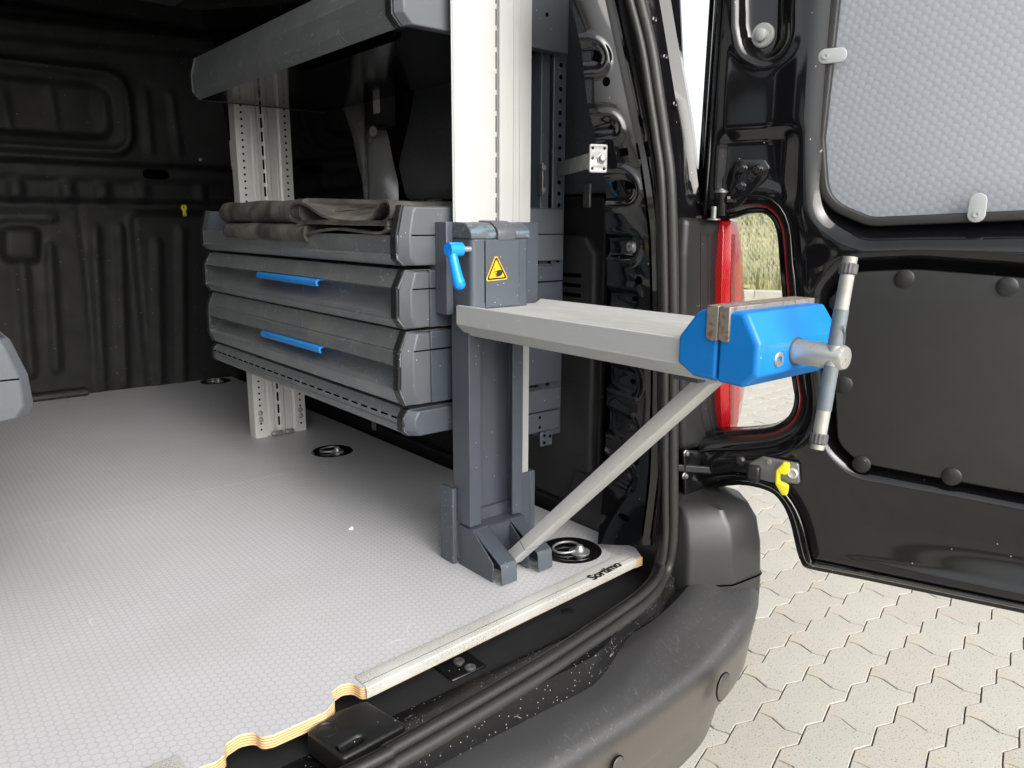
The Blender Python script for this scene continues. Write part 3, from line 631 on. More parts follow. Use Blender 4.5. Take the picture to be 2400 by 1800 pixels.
# glossy body pillar showing through the rack
cp = []
for z, y0, y1 in ((1.17, 1.58, 1.67), (1.21, 1.58, 1.68), (1.26, 1.60, 1.70), (1.32, 1.62, 1.72), (1.40, 1.68, 1.76), (1.5, 1.74, 1.80)):
    cp.append([(.95, y1+.02, z), (.925, y1, z), (.905, (y0+y1)/2+.015, z), (.915, y0, z), (.95, y0-.02, z)])
mid = B().loft(cp, cap=False, closed=False).build('body_pillar', 'pillar_sheen', van, smooth=70)
B().box(.90, .95, 1.56, 1.62, 1.33, 1.44).build('belt_bracket', 'liner', van, bevel=.006)
pw = PX(883, 245, .898); B().box(.897, .8985, pw[1]-.012, pw[1]+.014, pw[2]-.018, pw[2]+.018).build('label', 'label_paper', van)
pw = PX(876, 308, .9); B().lathe(pw, (-1, -.2, 0), [(0, .011), (.004, .011), (.0045, .005), (.007, .005), (.007, .002)], 18).build('trim_screw', 'clip_grey', van, smooth=40)

# --- partition behind the cabin, pressed black plastic
YP = 2.63
pt = lambda u, v: (PY(u, v, YP)[0], PY(u, v, YP)[2])
c1 = lambda x, y: (x*.27125, y*.27125); c6 = lambda x, y: (x*.27125, 400+y*.27125); cl_ = lambda x, y: (x*.27125, 750+y*.27125)
wx1 = pt(*c1(1085, 900))[0]
win_o = rrect(-.62, wx1+.005, 1.325, 1.555, .06); win_i = rrect(-.58, wx1-.045, 1.362, 1.515, .04)
door_o = rrect(pt(*c6(1120, 500))[0], 1.3, .3, pt(*c6(1300, 360))[1], .03)
def par_h(X, Z):
    h = np.zeros_like(X); d = sdf(win_o, X, Z); h += .016*(1-ss(np.abs(d), .002, .016)); h -= .022*(1-ss(sdf(win_i, X, Z), -.012, .004)); h += .006*(1-ss(d, -.01, .01))
    bands = [pt(*c1(0, 1370))[1], pt(*c6(0, 60))[1], pt(*c6(0, 262))[1]]
    h += .020*(1-ss(np.abs(Z-(bands[0]+bands[1])/2), .020, .030)); h += .010*(1-ss(np.abs(Z-(bands[1]+bands[2])/2), .024, .034)); h -= .010*(1-ss(np.abs(Z-bands[2]+.004), .002, .012))
    h += .022*(1-ss(np.abs(Z-1.645-.04*(X-.4)), .025, .034)) - .035*ss(Z, 1.70, 1.72)
    for a, b in ((70, 190), (520, 630), (820, 930), (1160, 1270), (1700, 1760)):
        x0 = pt(*c6(a, 180))[0]; x1 = pt(*c6(b, 180))[0]; d = np.maximum(np.abs(X-(x0+x1)/2)-(x1-x0)/2, np.abs(Z-(bands[1]+bands[2])/2)-.028); h += .011*(1-ss(d, -.004, .006))
    def rib(p, q, r, a):
        nonlocal h
        (ax, az), (bx, bz) = p, q; d = seg_d(X, Z, ax, az, bx, bz); h = h+a*.55*(1-ss(d, r*.3, r*1.1))-.0012*(1-ss(np.abs(d-r*1.25), 0, r*.6))
    rib(pt(*c1(1245, 800)), pt(*c1(1300, 1300)), .016, .013); rib(pt(*c1(1480, 820)), pt(*c1(1545, 1330)), .014, .011)
    for a, b in ((20, 70), (430, 480), (840, 880)): rib(pt(*c1(a, 760)), pt(*c1(b+10, 1080)), .014, .011)
    rib((-.5, pt(*c6(0, 405))[1]), pt(*c6(450, 405)), .018, .013)
    sq = fillet([pt(*c6(5, 480)), pt(*c6(330, 480)), pt(*c6(345, 790)), pt(*c6(10, 790))], .02); d = sdf(sq, X, Z); h += .014*(1-ss(d, -.012, .004))-.004*(1-ss(np.abs(d-.008), 0, .008))
    for a, za, b, zb in ((195, 830, 270, 1900), (425, 660, 490, 1860), (820, 500, 880, 2040), (1030, 500, 1075, 2000), (1345, 620, 1370, 2040), (1555, 510, 1565, 2000)):
        rib(pt(*c6(a, za)), pt(*c6(b, zb-150)), .0175, .015)
    rib((pt(*c6(-150, 700))[0], 1.02), (pt(*c6(-110, 1500))[0], .72), .018, .015)
    h += .016*(1-ss(sdf(door_o, X, Z), -.012, .004)); h -= .007*(1-ss(np.abs(X-pt(*c6(680, 300))[0]), .001, .006))*ss(Z, bands[2]+.01, bands[2]-.01)
    return h
par = sheet('partition', 'liner', van, [(-.66, .585), (.96, .585), (.96, 1.78), (-.66, 1.78)], .0065, par_h, ((0, YP, 0), (1, 0, 0), (0, 0, 1), (0, -1, 0)))
tag(par, 'ribbed matt black partition between cargo bay and cabin')
hx, hz = pt(*c1(1330, 1510)); plate('grip_slot', 'hole_black', par, [rrect(hx-.038, hx+.038, hz-.014, hz+.014, .013)], .004, ((0, YP, 0), (1, 0, 0), (0, 0, 1), (0, -1, 0)), .0195, .0)
yx, yz = pt(*c6(1562, 345)); ych = fillet([(yx-.006, yz+.018), (yx+.008, yz+.018), (yx+.0085, yz+.006), (yx+.005, yz-.004), (yx+.0075, yz-.018), (yx-.005, yz-.018), (yx-.004, yz-.004), (yx-.009, yz+.008)], .004)
yc_ = plate('yellow_catch', 'yellow_plastic', par, [ych, circ(yx, yz+.010, .0028, 12), circ(yx, yz-.013, .0018, 10)], .008, ((0, YP, 0), (1, 0, 0), (0, 0, 1), (0, -1, 0)), .03, .002); tag(yc_, 'small yellow catch on the black partition')
B().box(pt(*cl_(285, 600))[0]-.9, pt(*cl_(740, 540))[0], YP-.05, YP-.004, .60, .622).build('foot_ledge', 'trim_panel', par, bevel=.008)
lx, lz = pt(*c1(1720, 1381)); wl = B().lathe((lx, YP-.014, lz), (0, -1, 0), [(0, .0055), (.002, .005), (.003, .002)], 12).build('lit_hole_dot', 'zinc', par, smooth=50)  # pale disc standing in for light coming through a small hole

# --- right rear door, swung open 110 degrees
H0 = np.array([.985, .735, 0.0]); DD = np.array([.339, -.941, 0.0]); DD /= np.linalg.norm(DD); DN = np.array([DD[1], -DD[0], 0.0]); ZU = np.array([0, 0, 1.0])
DF = (H0, DD, ZU, DN)
def D2(u, v, off=0.0):
    p = PL(u, v, H0+DN*off, DN); return (float((p-H0)@DD), float(p[2]))
DO = [D2(*q) for q in ((1668, -330), (1647, 0), (1628, 300), (1617, 480), (1622, 512))]
DO += [D2(*q) for q in ((1700, 512), (1745, 500), (1785, 503), (1808, 540), (1816, 620), (1828, 760), (1846, 900), (1852, 945), (1838, 985), (1800, 1010), (1740, 1018), (1690, 1020), (1630, 1025), (1604, 1050), (1592, 1110), (1596, 1158))]
DO += [D2(*q) for q in ((1640, 1160), (1720, 1150), (1790, 1165), (1822, 1195), (1842, 1240), (1856, 1300), (1868, 1335), (1890, 1352))]
DO += [(.27, .589), (.62, .592), (.74, .60), (.76, .64), (.76, 1.2), (.70, 1.72)]
DO = [tuple(p) for p in spline([(*p, 0) for p in DO]+[(*DO[0], 0)], 3)][:-1]; DO = [(p[0], p[1]) for p in DO]
WIN = fillet([D2(1961, 0), D2(1926, 325), D2(1936, 470), D2(2040, 514), (.45, 1.138), (.66, 1.155), (.66, 1.58), (.24, 1.60), (.178, 1.53)], [.02, .05, .05, .05, .05, .05, .05, .05, .03], 6)
WOUT = fillet([D2(1912, 0), D2(1888, 325), D2(1905, 520), D2(2010, 578), (.45, 1.098), (.70, 1.115), (.70, 1.62), (.20, 1.64), (.145, 1.56)], [.02, .06, .06, .07, .05, .05, .05, .05, .03], 6)
TRIM = fillet([D2(1950, 690), D2(2000, 636), D2(2150, 630), (.42, 1.055), (.64, 1.02), (.68, .80), (.66, .775), D2(2400, 1161), D2(2010, 1087), D2(1960, 1040), D2(1952, 860)], [.02, .03, .2, .2, .06, .05, .05, .05, .04, .04, .1], 6)
GROM = fillet([D2(1730, -200), D2(1733, 60), D2(1745, 118), D2(1800, 145), D2(1845, 100), D2(1850, -200)], [.01, .02, .03, .03, .03, .01], 5)
HINP = fillet([D2(1722, 372), D2(1790, 372), D2(1803, 392), D2(1795, 415), D2(1730, 486), D2(1690, 500), D2(1690, 420)], .006, 4)
LOWP = fillet([D2(2035, 1130), (.66, .775), (.70, .64), D2(2400, 1412), D2(2080, 1352), D2(2012, 1300)], [.04, .04, .03, .2, .12, .06], 6)
def door_h(S, Z):
    e = -sdf(DO, S, Z); h = -.030*(1-ss(e, .003, .012))
    h += -.012*(1-ss(e, .016, .040)); h += .003*(1-ss(np.abs(e-.022), 0, .008))
    dw = sdf(WOUT, S, Z); h -= (.005+.016*ss(Z, 1.22, 1.12))*np.clip(-dw/.030, 0, 1); h += .006*(1-ss(dw, .0, .06))*ss(dw, -.03, .004)
    dt = sdf(TRIM, S, Z); h -= .020*(1-ss(dt, .005, .020)); h += .006*(1-ss(dt, .022, .075))*ss(dt, .004, .022)*ss(Z, .76, .84)
    dg = sdf(GROM, S, Z); h -= .018*(1-ss(dg, -.010, .006)); h += .003*(1-ss(np.abs(dg-.008), 0, .010))
    h -= .012*ss(S, .14, .46)*ss(Z, .615, .69)*ss(Z, .80, .745); h += .003*(1-ss(np.abs(Z-.624), 0, .014))*ss(S, .20, .27)
    h -= .010*ss(Z, 1.262, 1.235)*ss(S, .140, .110)*ss(Z, 1.10, 1.15)*ss(e, .02, .05)
    return h
door = sheet('rear_door', 'paint', van, DO, .0034, door_h, DF, [WIN], blur=3); tag(door, 'glossy black right rear door swung open, inner side')
def edge_pts(k): return [tuple(H0+DD*p[0]+ZU*p[1]+DN*k) for p in DO]
# outer skin and hem
SK = [p for p in DO]
plate('outer_skin', 'paint', door, [SK, fillet([(.19, 1.17), (.66, 1.17), (.66, 1.57), (.22, 1.57)], .05)], .018, DF, -.066, .006)
plate('door_core', 'paint', door, [SK, fillet([(.155, 1.11), (.70, 1.11), (.70, 1.63), (.17, 1.63)], .05)], .022, DF, -.052, .002)
ins_ = []
P_ = np.array(DO); C_ = inset(P_, -.0) if False else None
def inset_poly(poly, d):
    P = np.array(poly); A = .5*np.sum(P[:, 0]*np.roll(P[:, 1], -1)-np.roll(P[:, 0], -1)*P[:, 1]); return inset(P, d if A > 0 else -d)
bead = inset_poly(DO, .024); B().tube([tuple(H0+DD*p[0]+ZU*p[1]+DN*-.003) for p in bead[2:-6]], .0022, 6).build('seam_bead', 'paint', door, smooth=60)
# window cover of pale honeycomb sheet
notch = []
wcov = plate('window_cover', 'cover_light', door, [inset_poly(WIN, .002)], .006, DF, -.022, .0015); tag(wcov, 'pale grey honeycomb cover in the door window')
wrub = plate('window_rubber', 'rubber', door, [inset_poly(WIN, -.010), inset_poly(WIN, .003)], .025, DF, -.0265, .003)
plate('window_glass', 'hole_black', door, [inset_poly(WIN, -.010)], .004, DF, -.034, 0)
def cover_clip(u, v, vert):
    s, z = D2(u, v); a, b = (.0185, .0098) if not vert else (.0105, .0185); cl = plate('cover_clip', 'clip_grey', wcov, [rrect(s-a, s+a, z-b, z+b, min(a, b)*.95, 8)], .004, DF, -.0015, .0015)
    q = (s-a*.45, z) if not vert else (s, z-b*.45); p = H0+DD*q[0]+ZU*q[1]+DN*.0025
    B().lathe(p, DN, [(0, .0042), (.0016, .0042), (.0016, .002), (.0006, .0018)], 14).build('clip_rivet', 'clip_grey', wcov, smooth=40)
cover_clip(1951, 131, False); cover_clip(2290, 487, True)
trim = plate('trim_panel', 'trim_panel', door, [inset_poly(TRIM, .001)], .012, DF, -.017, .002); tag(trim, 'flat dark grey lining panel held by round clips')
for u, v in ((2119, 653), (2361, 672), (1976, 903), (2018, 1090), (2230, 1119), (1963, 710)):
    s, z = D2(u, v); p = H0+DD*s+ZU*z+DN*-.005; c = B().lathe(p, DN, [(0, .0125), (.0015, .0125), (.003, .0105), (.0034, .001)], 24).build('trim_clip', 'plastic_black', trim, smooth=35)
s, z = D2(1789, 84, -.02); p = H0+DD*s+ZU*z+DN*-.020; B().lathe(p, DN*1.0+DD*-.15, [(-.01, .017), (.004, .017), (.006, .015), (.006, .009), (.012, .0085), (.014, .006), (.0142, .0005)], 24).build('grommet', 'grommet', door, smooth=40)
B().lathe(H0+DD*(s-.025)+ZU*(z-.001)+DN*-.018, DN, [(0, .006), (.002, .005), (.0022, .001)], 14).build('plug', 'paint', door, smooth=40)
# hinges
hpl = plate('hinge_leaf', 'paint', door, [HINP], .006, DF, -.010, .002)
for u, v in ((1738, 396), (1775, 398), (1735, 437)):
    s, z = D2(u, v); p = H0+DD*s+ZU*z+DN*-.004; hb_ = B().lathe(p, DN, [(0, .009), (.002, .009), (.003, .0068), (.008, .0064), (.009, .005)], 6).build('hinge_bolt', 'paint', door, bevel=.0006)
s, z = D2(1758, 414); B().tube([tuple(H0+DD*(s+.0065*cos(a))+ZU*(z+.0065*sin(a))+DN*-.0035) for a in np.linspace(0, 2*pi, 25)], .0008, 5).build('hinge_mark', 'paint', door)
text_mesh('cast_number', '0148', .012, 'paint', door, (H0+DD*D2(1727, 422)[0]+ZU*D2(1727, 422)[1]+DN*-.0038, DD, ZU, DN), .0008)
a = PY(1690, 452, .715); b = PY(1690, 505, .715); hk = B().cyl(a, b, .010, 18).build('hinge_knuckle', 'paint', van, smooth=40)
B().lathe(a, (0, 0, 1), [(0, .011), (.003, .011), (.004, .006), (.006, .005)], 16).build('hinge_pin', 'zinc_dull', hk, smooth=40)
pa, pb = PY(1702, 468, .705), PY(1738, 470, .69); B().tube([pa, pb], .006, 8).build('hinge_arm', 'paint', hk, smooth=40)
p = PY(1673, 500, .715); B().cyl(p-np.array([0, 0, .008]), p+np.array([0, 0, .010]), .0042, 12).lathe(p-np.array([0, 0, .010]), (0, 0, 1), [(0, .010), (.002, .010), (.003, .005)], 14).build('stop_pin', 'zinc_dull', hk, smooth=40)
a = PY(1695, 1035, .715); b = PY(1695, 1070, .715); B().cyl(a, b, .010, 18).build('hinge_knuckle', 'paint', van, smooth=40)
lk = plate('hinge_leaf', 'paint', van, [fillet([PY(u, v, .728)[[0, 2]] for u, v in ((1596, 1052), (1640, 1056), (1648, 1150), (1600, 1165))], .006)], .006, ((0, .728, 0), (1, 0, 0), (0, 0, 1), (0, -1, 0)), 0, .002)
for u, v in ((1606, 1062), (1603, 1115)): B().lathe(PY(u, v, .721), (0, -1, 0), [(0, .0062), (.0015, .0062), (.0025, .0045), (.006, .0042), (.0065, .002)], 6).build('hinge_bolt', 'zinc_dull', lk, bevel=.0005)
B().tube([tuple(q_) for q_ in spline([PY(1700, 1050, .712), PY(1740, 1058, .70), PY(1758, 1085, .69), PY(1770, 1100, .685)], 5)], .005, 8).build('hinge_arm', 'paint', van, smooth=60)
for u, v, r_ in ((1735, 1080, .009), (1770, 1122, .008)): B().lathe(H0+DD*D2(u, v)[0]+ZU*D2(u, v)[1]+DN*-.004, DN, [(0, r_), (.006, r_*.9), (.009, r_*.5)], 14).build('hinge_boss', 'plastic_black', door, smooth=40)
# check strap between body and door, with yellow catch
ck = thing('x', (0, 0, 0), '', ''); bpy.data.objects.remove(ck)
pts = [PY(1560, 1093, .74), PY(1620, 1098, .722), PY(1690, 1103, .70), PY(1735, 1104, .682)]
strap = B().loft([[tuple(p+np.array([0, a_, b_])) for a_, b_ in ((-.006, -.006), (.006, -.006), (.006, .006), (-.006, .006))] for p in spline(pts, 4)]).build('check_strap', 'plastic_black', van, bevel=.002)
p = PY(1733, 1104, .68); B().box(p[0]-.006, p[0]+.006, p[1]-.008, p[1]+.008, p[2]-.012, p[2]+.012).build('strap_stop', 'plastic_black', strap, bevel=.003)
brk = [D2(u, v) for u, v in ((1758, 1082), (1790, 1066), (1875, 1082), (1878, 1130), (1812, 1126), (1780, 1118))]
chk = plate('check_bracket', 'zinc_dull', door, [fillet(brk, .004)], .008, DF, .004, .002)
B().lathe(H0+DD*D2(1861, 1104)[0]+ZU*D2(1861, 1104)[1]+DN*.011, DN, [(0, .0085), (.003, .0085), (.005, .006), (.003, .003)], 18).build('bracket_bolt', 'clip_grey', chk, smooth=40)
B().lathe(H0+DD*D2(1807, 1078)[0]+ZU*D2(1807, 1078)[1]+DN*.012, DN, [(0, .004), (.0015, .0035)], 12).build('rivet', 'jaw_steel', chk, smooth=40)
B().box(-.010, .010, -.012, .012, .004, .022).build('check_box', 'plastic_black', chk, bevel=.004, frame=(H0+DD*D2(1772, 1102)[0]+ZU*D2(1772, 1102)[1], DD, ZU, DN))
yl = fillet([D2(u, v, .02) for u, v in ((1838, 1081), (1852, 1084), (1851, 1107), (1842, 1111), (1830, 1107), (1829, 1127), (1840, 1131), (1850, 1137), (1847, 1158), (1834, 1158), (1819, 1132), (1820, 1100))], .003)
ycl = plate('yellow_catch', 'yellow_plastic', door, [yl], .010, DF, .018, .002); tag(ycl, 'bright yellow plastic catch on the door check')

# the left rear door stands open the same way, just out of the picture to the left; the right door mirrors it
def mirror_part(o, name, parent):
    me = o.data.copy(); me.transform(Matrix.Translation((.26, 0, 0))@Matrix.Scale(-1, 4, (1, 0, 0))); me.flip_normals(); return link(name, me, None, parent)
ldoor = mirror_part(door, 'rear_door', van)
for o_ in [c for c in door.children if c.name.split('.')[0] in ('outer_skin', 'door_core', 'trim_panel', 'window_cover', 'window_rubber')]: mirror_part(o_, o_.name.split('.')[0], ldoor)

# ================================================================== CARGO FLOOR
cf = thing('cargo_floor', (.4, 1.6, .59), 'grey hexagon patterned plywood cargo floor with aluminium edge strip', 'floor')
TH = .015
yr = lambda x: .703+.0+(x-.19)*.056                      # rear edge, slightly skewed
n1 = [PZ(u, v, FZ) for u, v in ((890, 1597), (846, 1615), (826, 1604), (815, 1598), (780, 1610), (772, 1630), (786, 1650), (760, 1675), (620, 1732), (603, 1715), (588, 1716), (535, 1740), (522, 1755), (527, 1772), (500, 1795))]
rear = [(.917, .768), (.900, .752)]+[(p[0], p[1]) for p in n1]
rear = [(.905, .775), (.888, .748), (.39, .712)]
nt_ = [PZ(u, v, FZ)[:2] for u, v in ((870, 1606), (848, 1614), (826, 1600), (800, 1603), (775, 1622), (786, 1640), (762, 1668), (640, 1722), (612, 1728), (596, 1714), (560, 1722), (524, 1746), (530, 1765), (505, 1785))]
rear += [tuple(p) for p in nt_]+[(.165, .700), (-.64, .690)]
rear = rear[:3]+fillet(rear[3:], .010, 4)[0:]
SEAM = 1.500
def board(name, poly, y0, y1):
    B().prism(poly, 'z', FZ-TH, FZ-.0009).build(name+'_core', 'plywood', cf, smooth=0)
rear_poly = [(.905, SEAM-.0003)]+[tuple(p) for p in rear]+[(-.64, SEAM-.0003)]
front_poly = [(.905, SEAM+.0003), (.905, YP-.01), (-.64, YP-.01), (-.64, SEAM+.0003)]
for nm, po in (('floor_board', rear_poly), ('floor_board', front_poly)):
    bo = B().prism(po, 'z', FZ-TH, FZ-.001).build(nm, 'plywood', cf)
    B().prism(po, 'z', FZ-.001, FZ).build('top_layer', 'hex_floor', bo)
# aluminium edge strip with lettering
def strip(x0, x1):
    y0, y1 = yr(x0)-.0, yr(x1)-.0
    sec = [(.0275, FZ+.0016), (.0005, FZ+.0016), (-.0015, FZ+.0006), (-.0018, FZ-.012), (-.0002, FZ-.012), (-.0002, FZ+.0003), (.0275, FZ+.0003)]
    return B().loft([[(x, y+a, z) for a, z in sec] for x, y in ((x0, y0), (x1, y1))])
x0, x1 = .372, .872
yr = lambda x: .7105+(x-.39)*.0715
st1 = strip(x0, x1).build('edge_strip', 'alu_trim', cf, bevel=.0004); tag(st1, 'bright aluminium strip on the floor edge')
B().box(x0, x1, -.0002, .0004, 0, .0003).build('strip_groove', 'knurl', st1, frame=(np.array([0, .7105-.39*.0715+.0085, FZ+.0016]), np.array([1, .0715, 0]), np.array([0, 1, 0]), np.array([0, 0, 1])))
strip2 = B().loft([[(x, y+a, z) for a, z in ((.0275, FZ+.0016), (-.0015, FZ+.0016), (-.0018, FZ-.012), (-.0002, FZ-.012), (-.0002, FZ+.0003), (.0275, FZ+.0003))] for x, y in ((-.60, .690), (.172, .700))]).build('edge_strip', 'alu_trim', cf, bevel=.0004)
a = PZ(1392, 1360, FZ+.0017); b = PZ(1446, 1331, FZ+.0017); ex_ = (b-a)/np.linalg.norm(b-a); ey_ = np.array([-ex_[1], ex_[0], 0])
text_mesh('lettering', 'Sortimo', .0225, 'sticker_black', st1, (a+np.array([0, -.0005, .0006]), ex_*.98, ey_, (0, 0, 1)), .0002, .0006)
B().box(.872, .8885, .7455, .7715, FZ-TH, FZ-.0005).build('corner_wood', 'plywood', cf)
# tie down cups
def cup(u, v, r, label, ring=True):
    c = PZ(u, v, FZ); k = B().lathe((c[0], c[1], FZ), (0, 0, 1), [(.0006, r*1.08), (.0026, r*1.02), (.0024, r*.95), (.0008, r*.88), (.0009, r*.80), (.0004, r*.05)], 40).build('tie_down_cup', 'paint', cf, smooth=40); tag(k, label)
    dx = np.array([.35, -.3, 0]); q = c+np.array([-.3*r, .1*r, .006])
    B().tube([tuple(c+np.array([-.10*r+.48*r*cos(t), .14*r+.40*r*sin(t), .0045+.001*cos(t)])) for t in np.linspace(0, 2*pi, 25)], .0021, 8).build('lashing_ring', 'zinc', k, smooth=60)
    B().lathe((c[0]+.12*r, c[1]-.32*r, FZ+.001), (0, 0, 1), [(0, .36*r), (.002, .36*r), (.003, .17*r), (.008, .15*r), (.012, .09*r), (.013, .01*r)], 20).build('ring_bolt', 'zinc', k, smooth=40)
cup(1337, 1290, .047, 'round black tie down cup beside the foot of the vise post')
cup(779, 1058, .044, 'round tie down cup under the drawers')
cup(505, 894, .045, 'round tie down cup by the partition')
cr = PZ(824, 1240, FZ); rc = random.Random(3); cb = B()
cb.lathe((cr[0], cr[1], FZ), (0, 0, 1), [(0, .003), (.002, .0035), (.004, .002), (.005, .0004)], 7); cb.box(cr[0]-.005, cr[0]-.002, cr[1], cr[1]+.003, FZ, FZ+.002)
o = cb.build('paint_flake', 'crumb'); tag(o, 'small white crumb lying on the grey floor', 'crumb')

# ================================================================== SHELVING RACK (right)
YN, YF = .950, 1.785
rack = thing('shelving_rack', (.73, 1.36, FZ), 'grey aluminium drawer rack along the right wall, with tray and shelf', 'shelving')
def cap_prof(edge, inner, y_edge, y_in, xr, name, parent, seam_x=None, mat='cap_grey'):
    """end cap: edge polyline (x,z) bottom..top lies at y_edge, chamfers to inner polyline at y_in, closes at xr"""
    e = [(x, y_edge, z) for x, z in edge]; i = [(x, y_in, z) for x, z in inner]; s_ = 1 if y_in < y_edge else -1
    X = seam_x or xr; n = len(e); top, bot = edge[-1][1], edge[0][1]
    V = e+i+[(X, y_in, inner[0][1]), (X, y_in, inner[-1][1]), (X, y_edge, edge[0][1]), (X, y_edge, edge[-1][1])]; F = []
    for k in range(n-1): F.append((k, k+1, n+k+1, n+k))
    a, b, c, d = 2*n, 2*n+1, 2*n+2, 2*n+3
    F.append(tuple(range(n, 2*n))+(b, a)); F.append((n-1, d, b, 2*n-1)); F.append((0, n, a, c)); F.append((a, b, d, c)); F.append(tuple(range(n-1, -1, -1))+(c, d))
    return B().add(V, F).build(name, mat, parent, bevel=.0016, seg=2)
def side_panel(x0, x1, z0, z1, y0, y1, parent, name='side_panel', mat='side_grey', groove=None):
    o = B().box(x0, x1, y0, y1, z0, z1).build(name, mat, parent, bevel=.0016)
    return o
def black_edge(edge, y0, parent, name='edge_trim', t=.015):
    poly = [(x-.0026, z) for x, z in edge]+[(x+.006, z) for x, z in edge[::-1]]
    return B().prism(poly, 'y', y0, y0+t).build(name, 'edge_black', parent)
EDGE = {'tray': [(.585, 1.060), (.575, 1.070), (.575, 1.103), (.583, 1.137), (.586, 1.145)], 'd1': [(.584, .969), (.573, .985), (.574, 1.028), (.587, 1.054)], 'd2': [(.582, .855), (.573, .878), (.575, .938), (.587, .965)],
        'base': [(.587, .808), (.578, .816), (.578, .836), (.586, .848)], 'shelf': [(.590, 1.379), (.577, 1.393), (.577, 1.43), (.587, 1.463)]}
INN = {'tray': [(.597, 1.0605), (.589, 1.072), (.588, 1.104), (.594, 1.134), (.598, 1.142)], 'd1': [(.595, .971), (.588, .988), (.588, 1.024), (.596, 1.051)], 'd2': [(.597, .857), (.589, .878), (.590, .934), (.597, .962)],
       'base': [(.598, .8085), (.590, .818), (.590, .834), (.598, .846)], 'shelf': [(.600, 1.381), (.587, 1.395), (.587, 1.43), (.597, 1.462)]}
def unit(kind, name, label, front, seam, xr=.885, handle=None, cap='cap_grey'):
    o = B().prism(front, 'y', YN, YF).build(name, 'alu_front', rack, smooth=28); tag(o, label)
    for ye, yi, far in ((YN, YN-.012, 0), (YF, YF+.012, 1)):
        cap_prof(EDGE[kind], INN[kind], ye, yi, xr, 'end_cap', o, seam, cap if not far else 'side_grey')
        black_edge(EDGE[kind], ye-(-.001 if not far else .016), o)
        if seam and seam < xr: B().box(seam+.0015, xr, min(ye, yi)+.0012, max(ye, yi)-.001, EDGE[kind][0][1]+.001, EDGE[kind][-1][1]-.001).build('side_panel', 'side_grey' if kind != 'tray' else cap, o, bevel=.0014)
        zg = {'tray': 1.103, 'd1': 1.027, 'd2': .937}.get(kind)
        if zg and not far: B().box(.5905, xr-.001, yi-.0004, yi+.001, zg-.0009, zg+.0009).build('cap_groove', 'hole_black', o)
    if handle:
        zc, y0, y1 = handle; hx = .5765
        hd = B().prism([(hx+.012, zc-.0002), (hx-.0030, zc-.0004), (hx-.0075, zc-.0030), (hx-.0085, zc-.0060), (hx-.0060, zc-.0125), (hx-.0025, zc-.0115), (hx-.0050, zc-.006), (hx-.0020, zc-.0038), (hx+.012, zc-.0034)], 'y', y0, y1).build('handle', 'blue_plastic', o, bevel=.0006); tag(hd, 'blue pull handle')
    return o
# open tray: low front, floor, higher end caps
tray = unit('tray', 'tray', 'open top tray with folded mat, scratched aluminium front', [(.585, 1.060), (.574, 1.070), (.5725, 1.0735), (.5755, 1.0765), (.5745, 1.103), (.588, 1.103), (.588, 1.068), (.87, 1.068), (.87, 1.060)], None, .885)
B().box(.872, .882, YN, YF, 1.062, 1.142).build('tray_back', 'side_grey', tray)
d1f = [(.584, .969), (.5735, .982), (.573, .9855), (.5755, .990), (.585, .9945), (.594, 1.003), (.599, 1.0125), (.5995, 1.0225), (.577, 1.0268), (.5738, 1.029), (.587, 1.054), (.88, 1.054), (.88, .969)]
dr1 = unit('d1', 'drawer', 'shallow upper drawer with blue handle', d1f, .619, .885, (1.0275, 1.205, 1.465))
d2f = [(.582, .855), (.5735, .874), (.573, .878), (.5755, .882), (.585, .8865), (.594, .893), (.599, .9015), (.5995, .910), (.577, .9125), (.5735, .9145), (.5742, .934), (.5768, .936), (.5752, .938), (.587, .965), (.88, .965), (.88, .855)]
dr2 = unit('d2', 'drawer', 'deeper lower drawer with blue handle', d2f, .619, .885, (.9135, 1.205, 1.462))
base = unit('base', 'base_tray', 'thin slotted base tray under the drawers', [(.587, .808), (.5775, .8165), (.5775, .8225), (.580, .824), (.5785, .826), (.5775, .836), (.586, .848), (.88, .848), (.88, .808)], None, .885, None, 'steel_grey')
sb_ = B()
for k in range(26): y = .965+k*.0316; sb_.box(.5765, .5785, y, y+.019, .8325, .8350)
tag(sb_.build('slot_row', 'hole_black', base), kind='stuff')
# shelf with glossy underside
shelf = B().prism([(.590, 1.379), (.577, 1.393), (.5765, 1.428), (.5785, 1.431), (.587, 1.463), (.5895, 1.463), (.580, 1.43), (.580, 1.395), (.592, 1.3825)], 'y', YN, YF).build('shelf', 'alu_front', rack, smooth=28); tag(shelf, 'high shelf with grey front rail and glossy black underside')
B().box(.5915, .886, YN, YF, 1.3805, 1.388).build('shelf_floor', 'shelf_gloss', shelf)
B().box(.878, .888, YN, YF, 1.389, 1.462).build('shelf_back', 'side_grey', shelf)
for ye, yi, far in ((YN, YN-.012, 0), (YF, YF+.012, 1)):
    cap_prof(EDGE['shelf'], INN['shelf'], ye, yi, .888, 'end_cap', shelf, None, 'cap_grey' if not far else 'side_grey'); black_edge(EDGE['shelf'], ye-(0 if not far else .012), shelf)
B().box(.60, .62, 1.00, 1.30, 1.376, 1.3803).build('support_bar', 'hole_black', shelf)
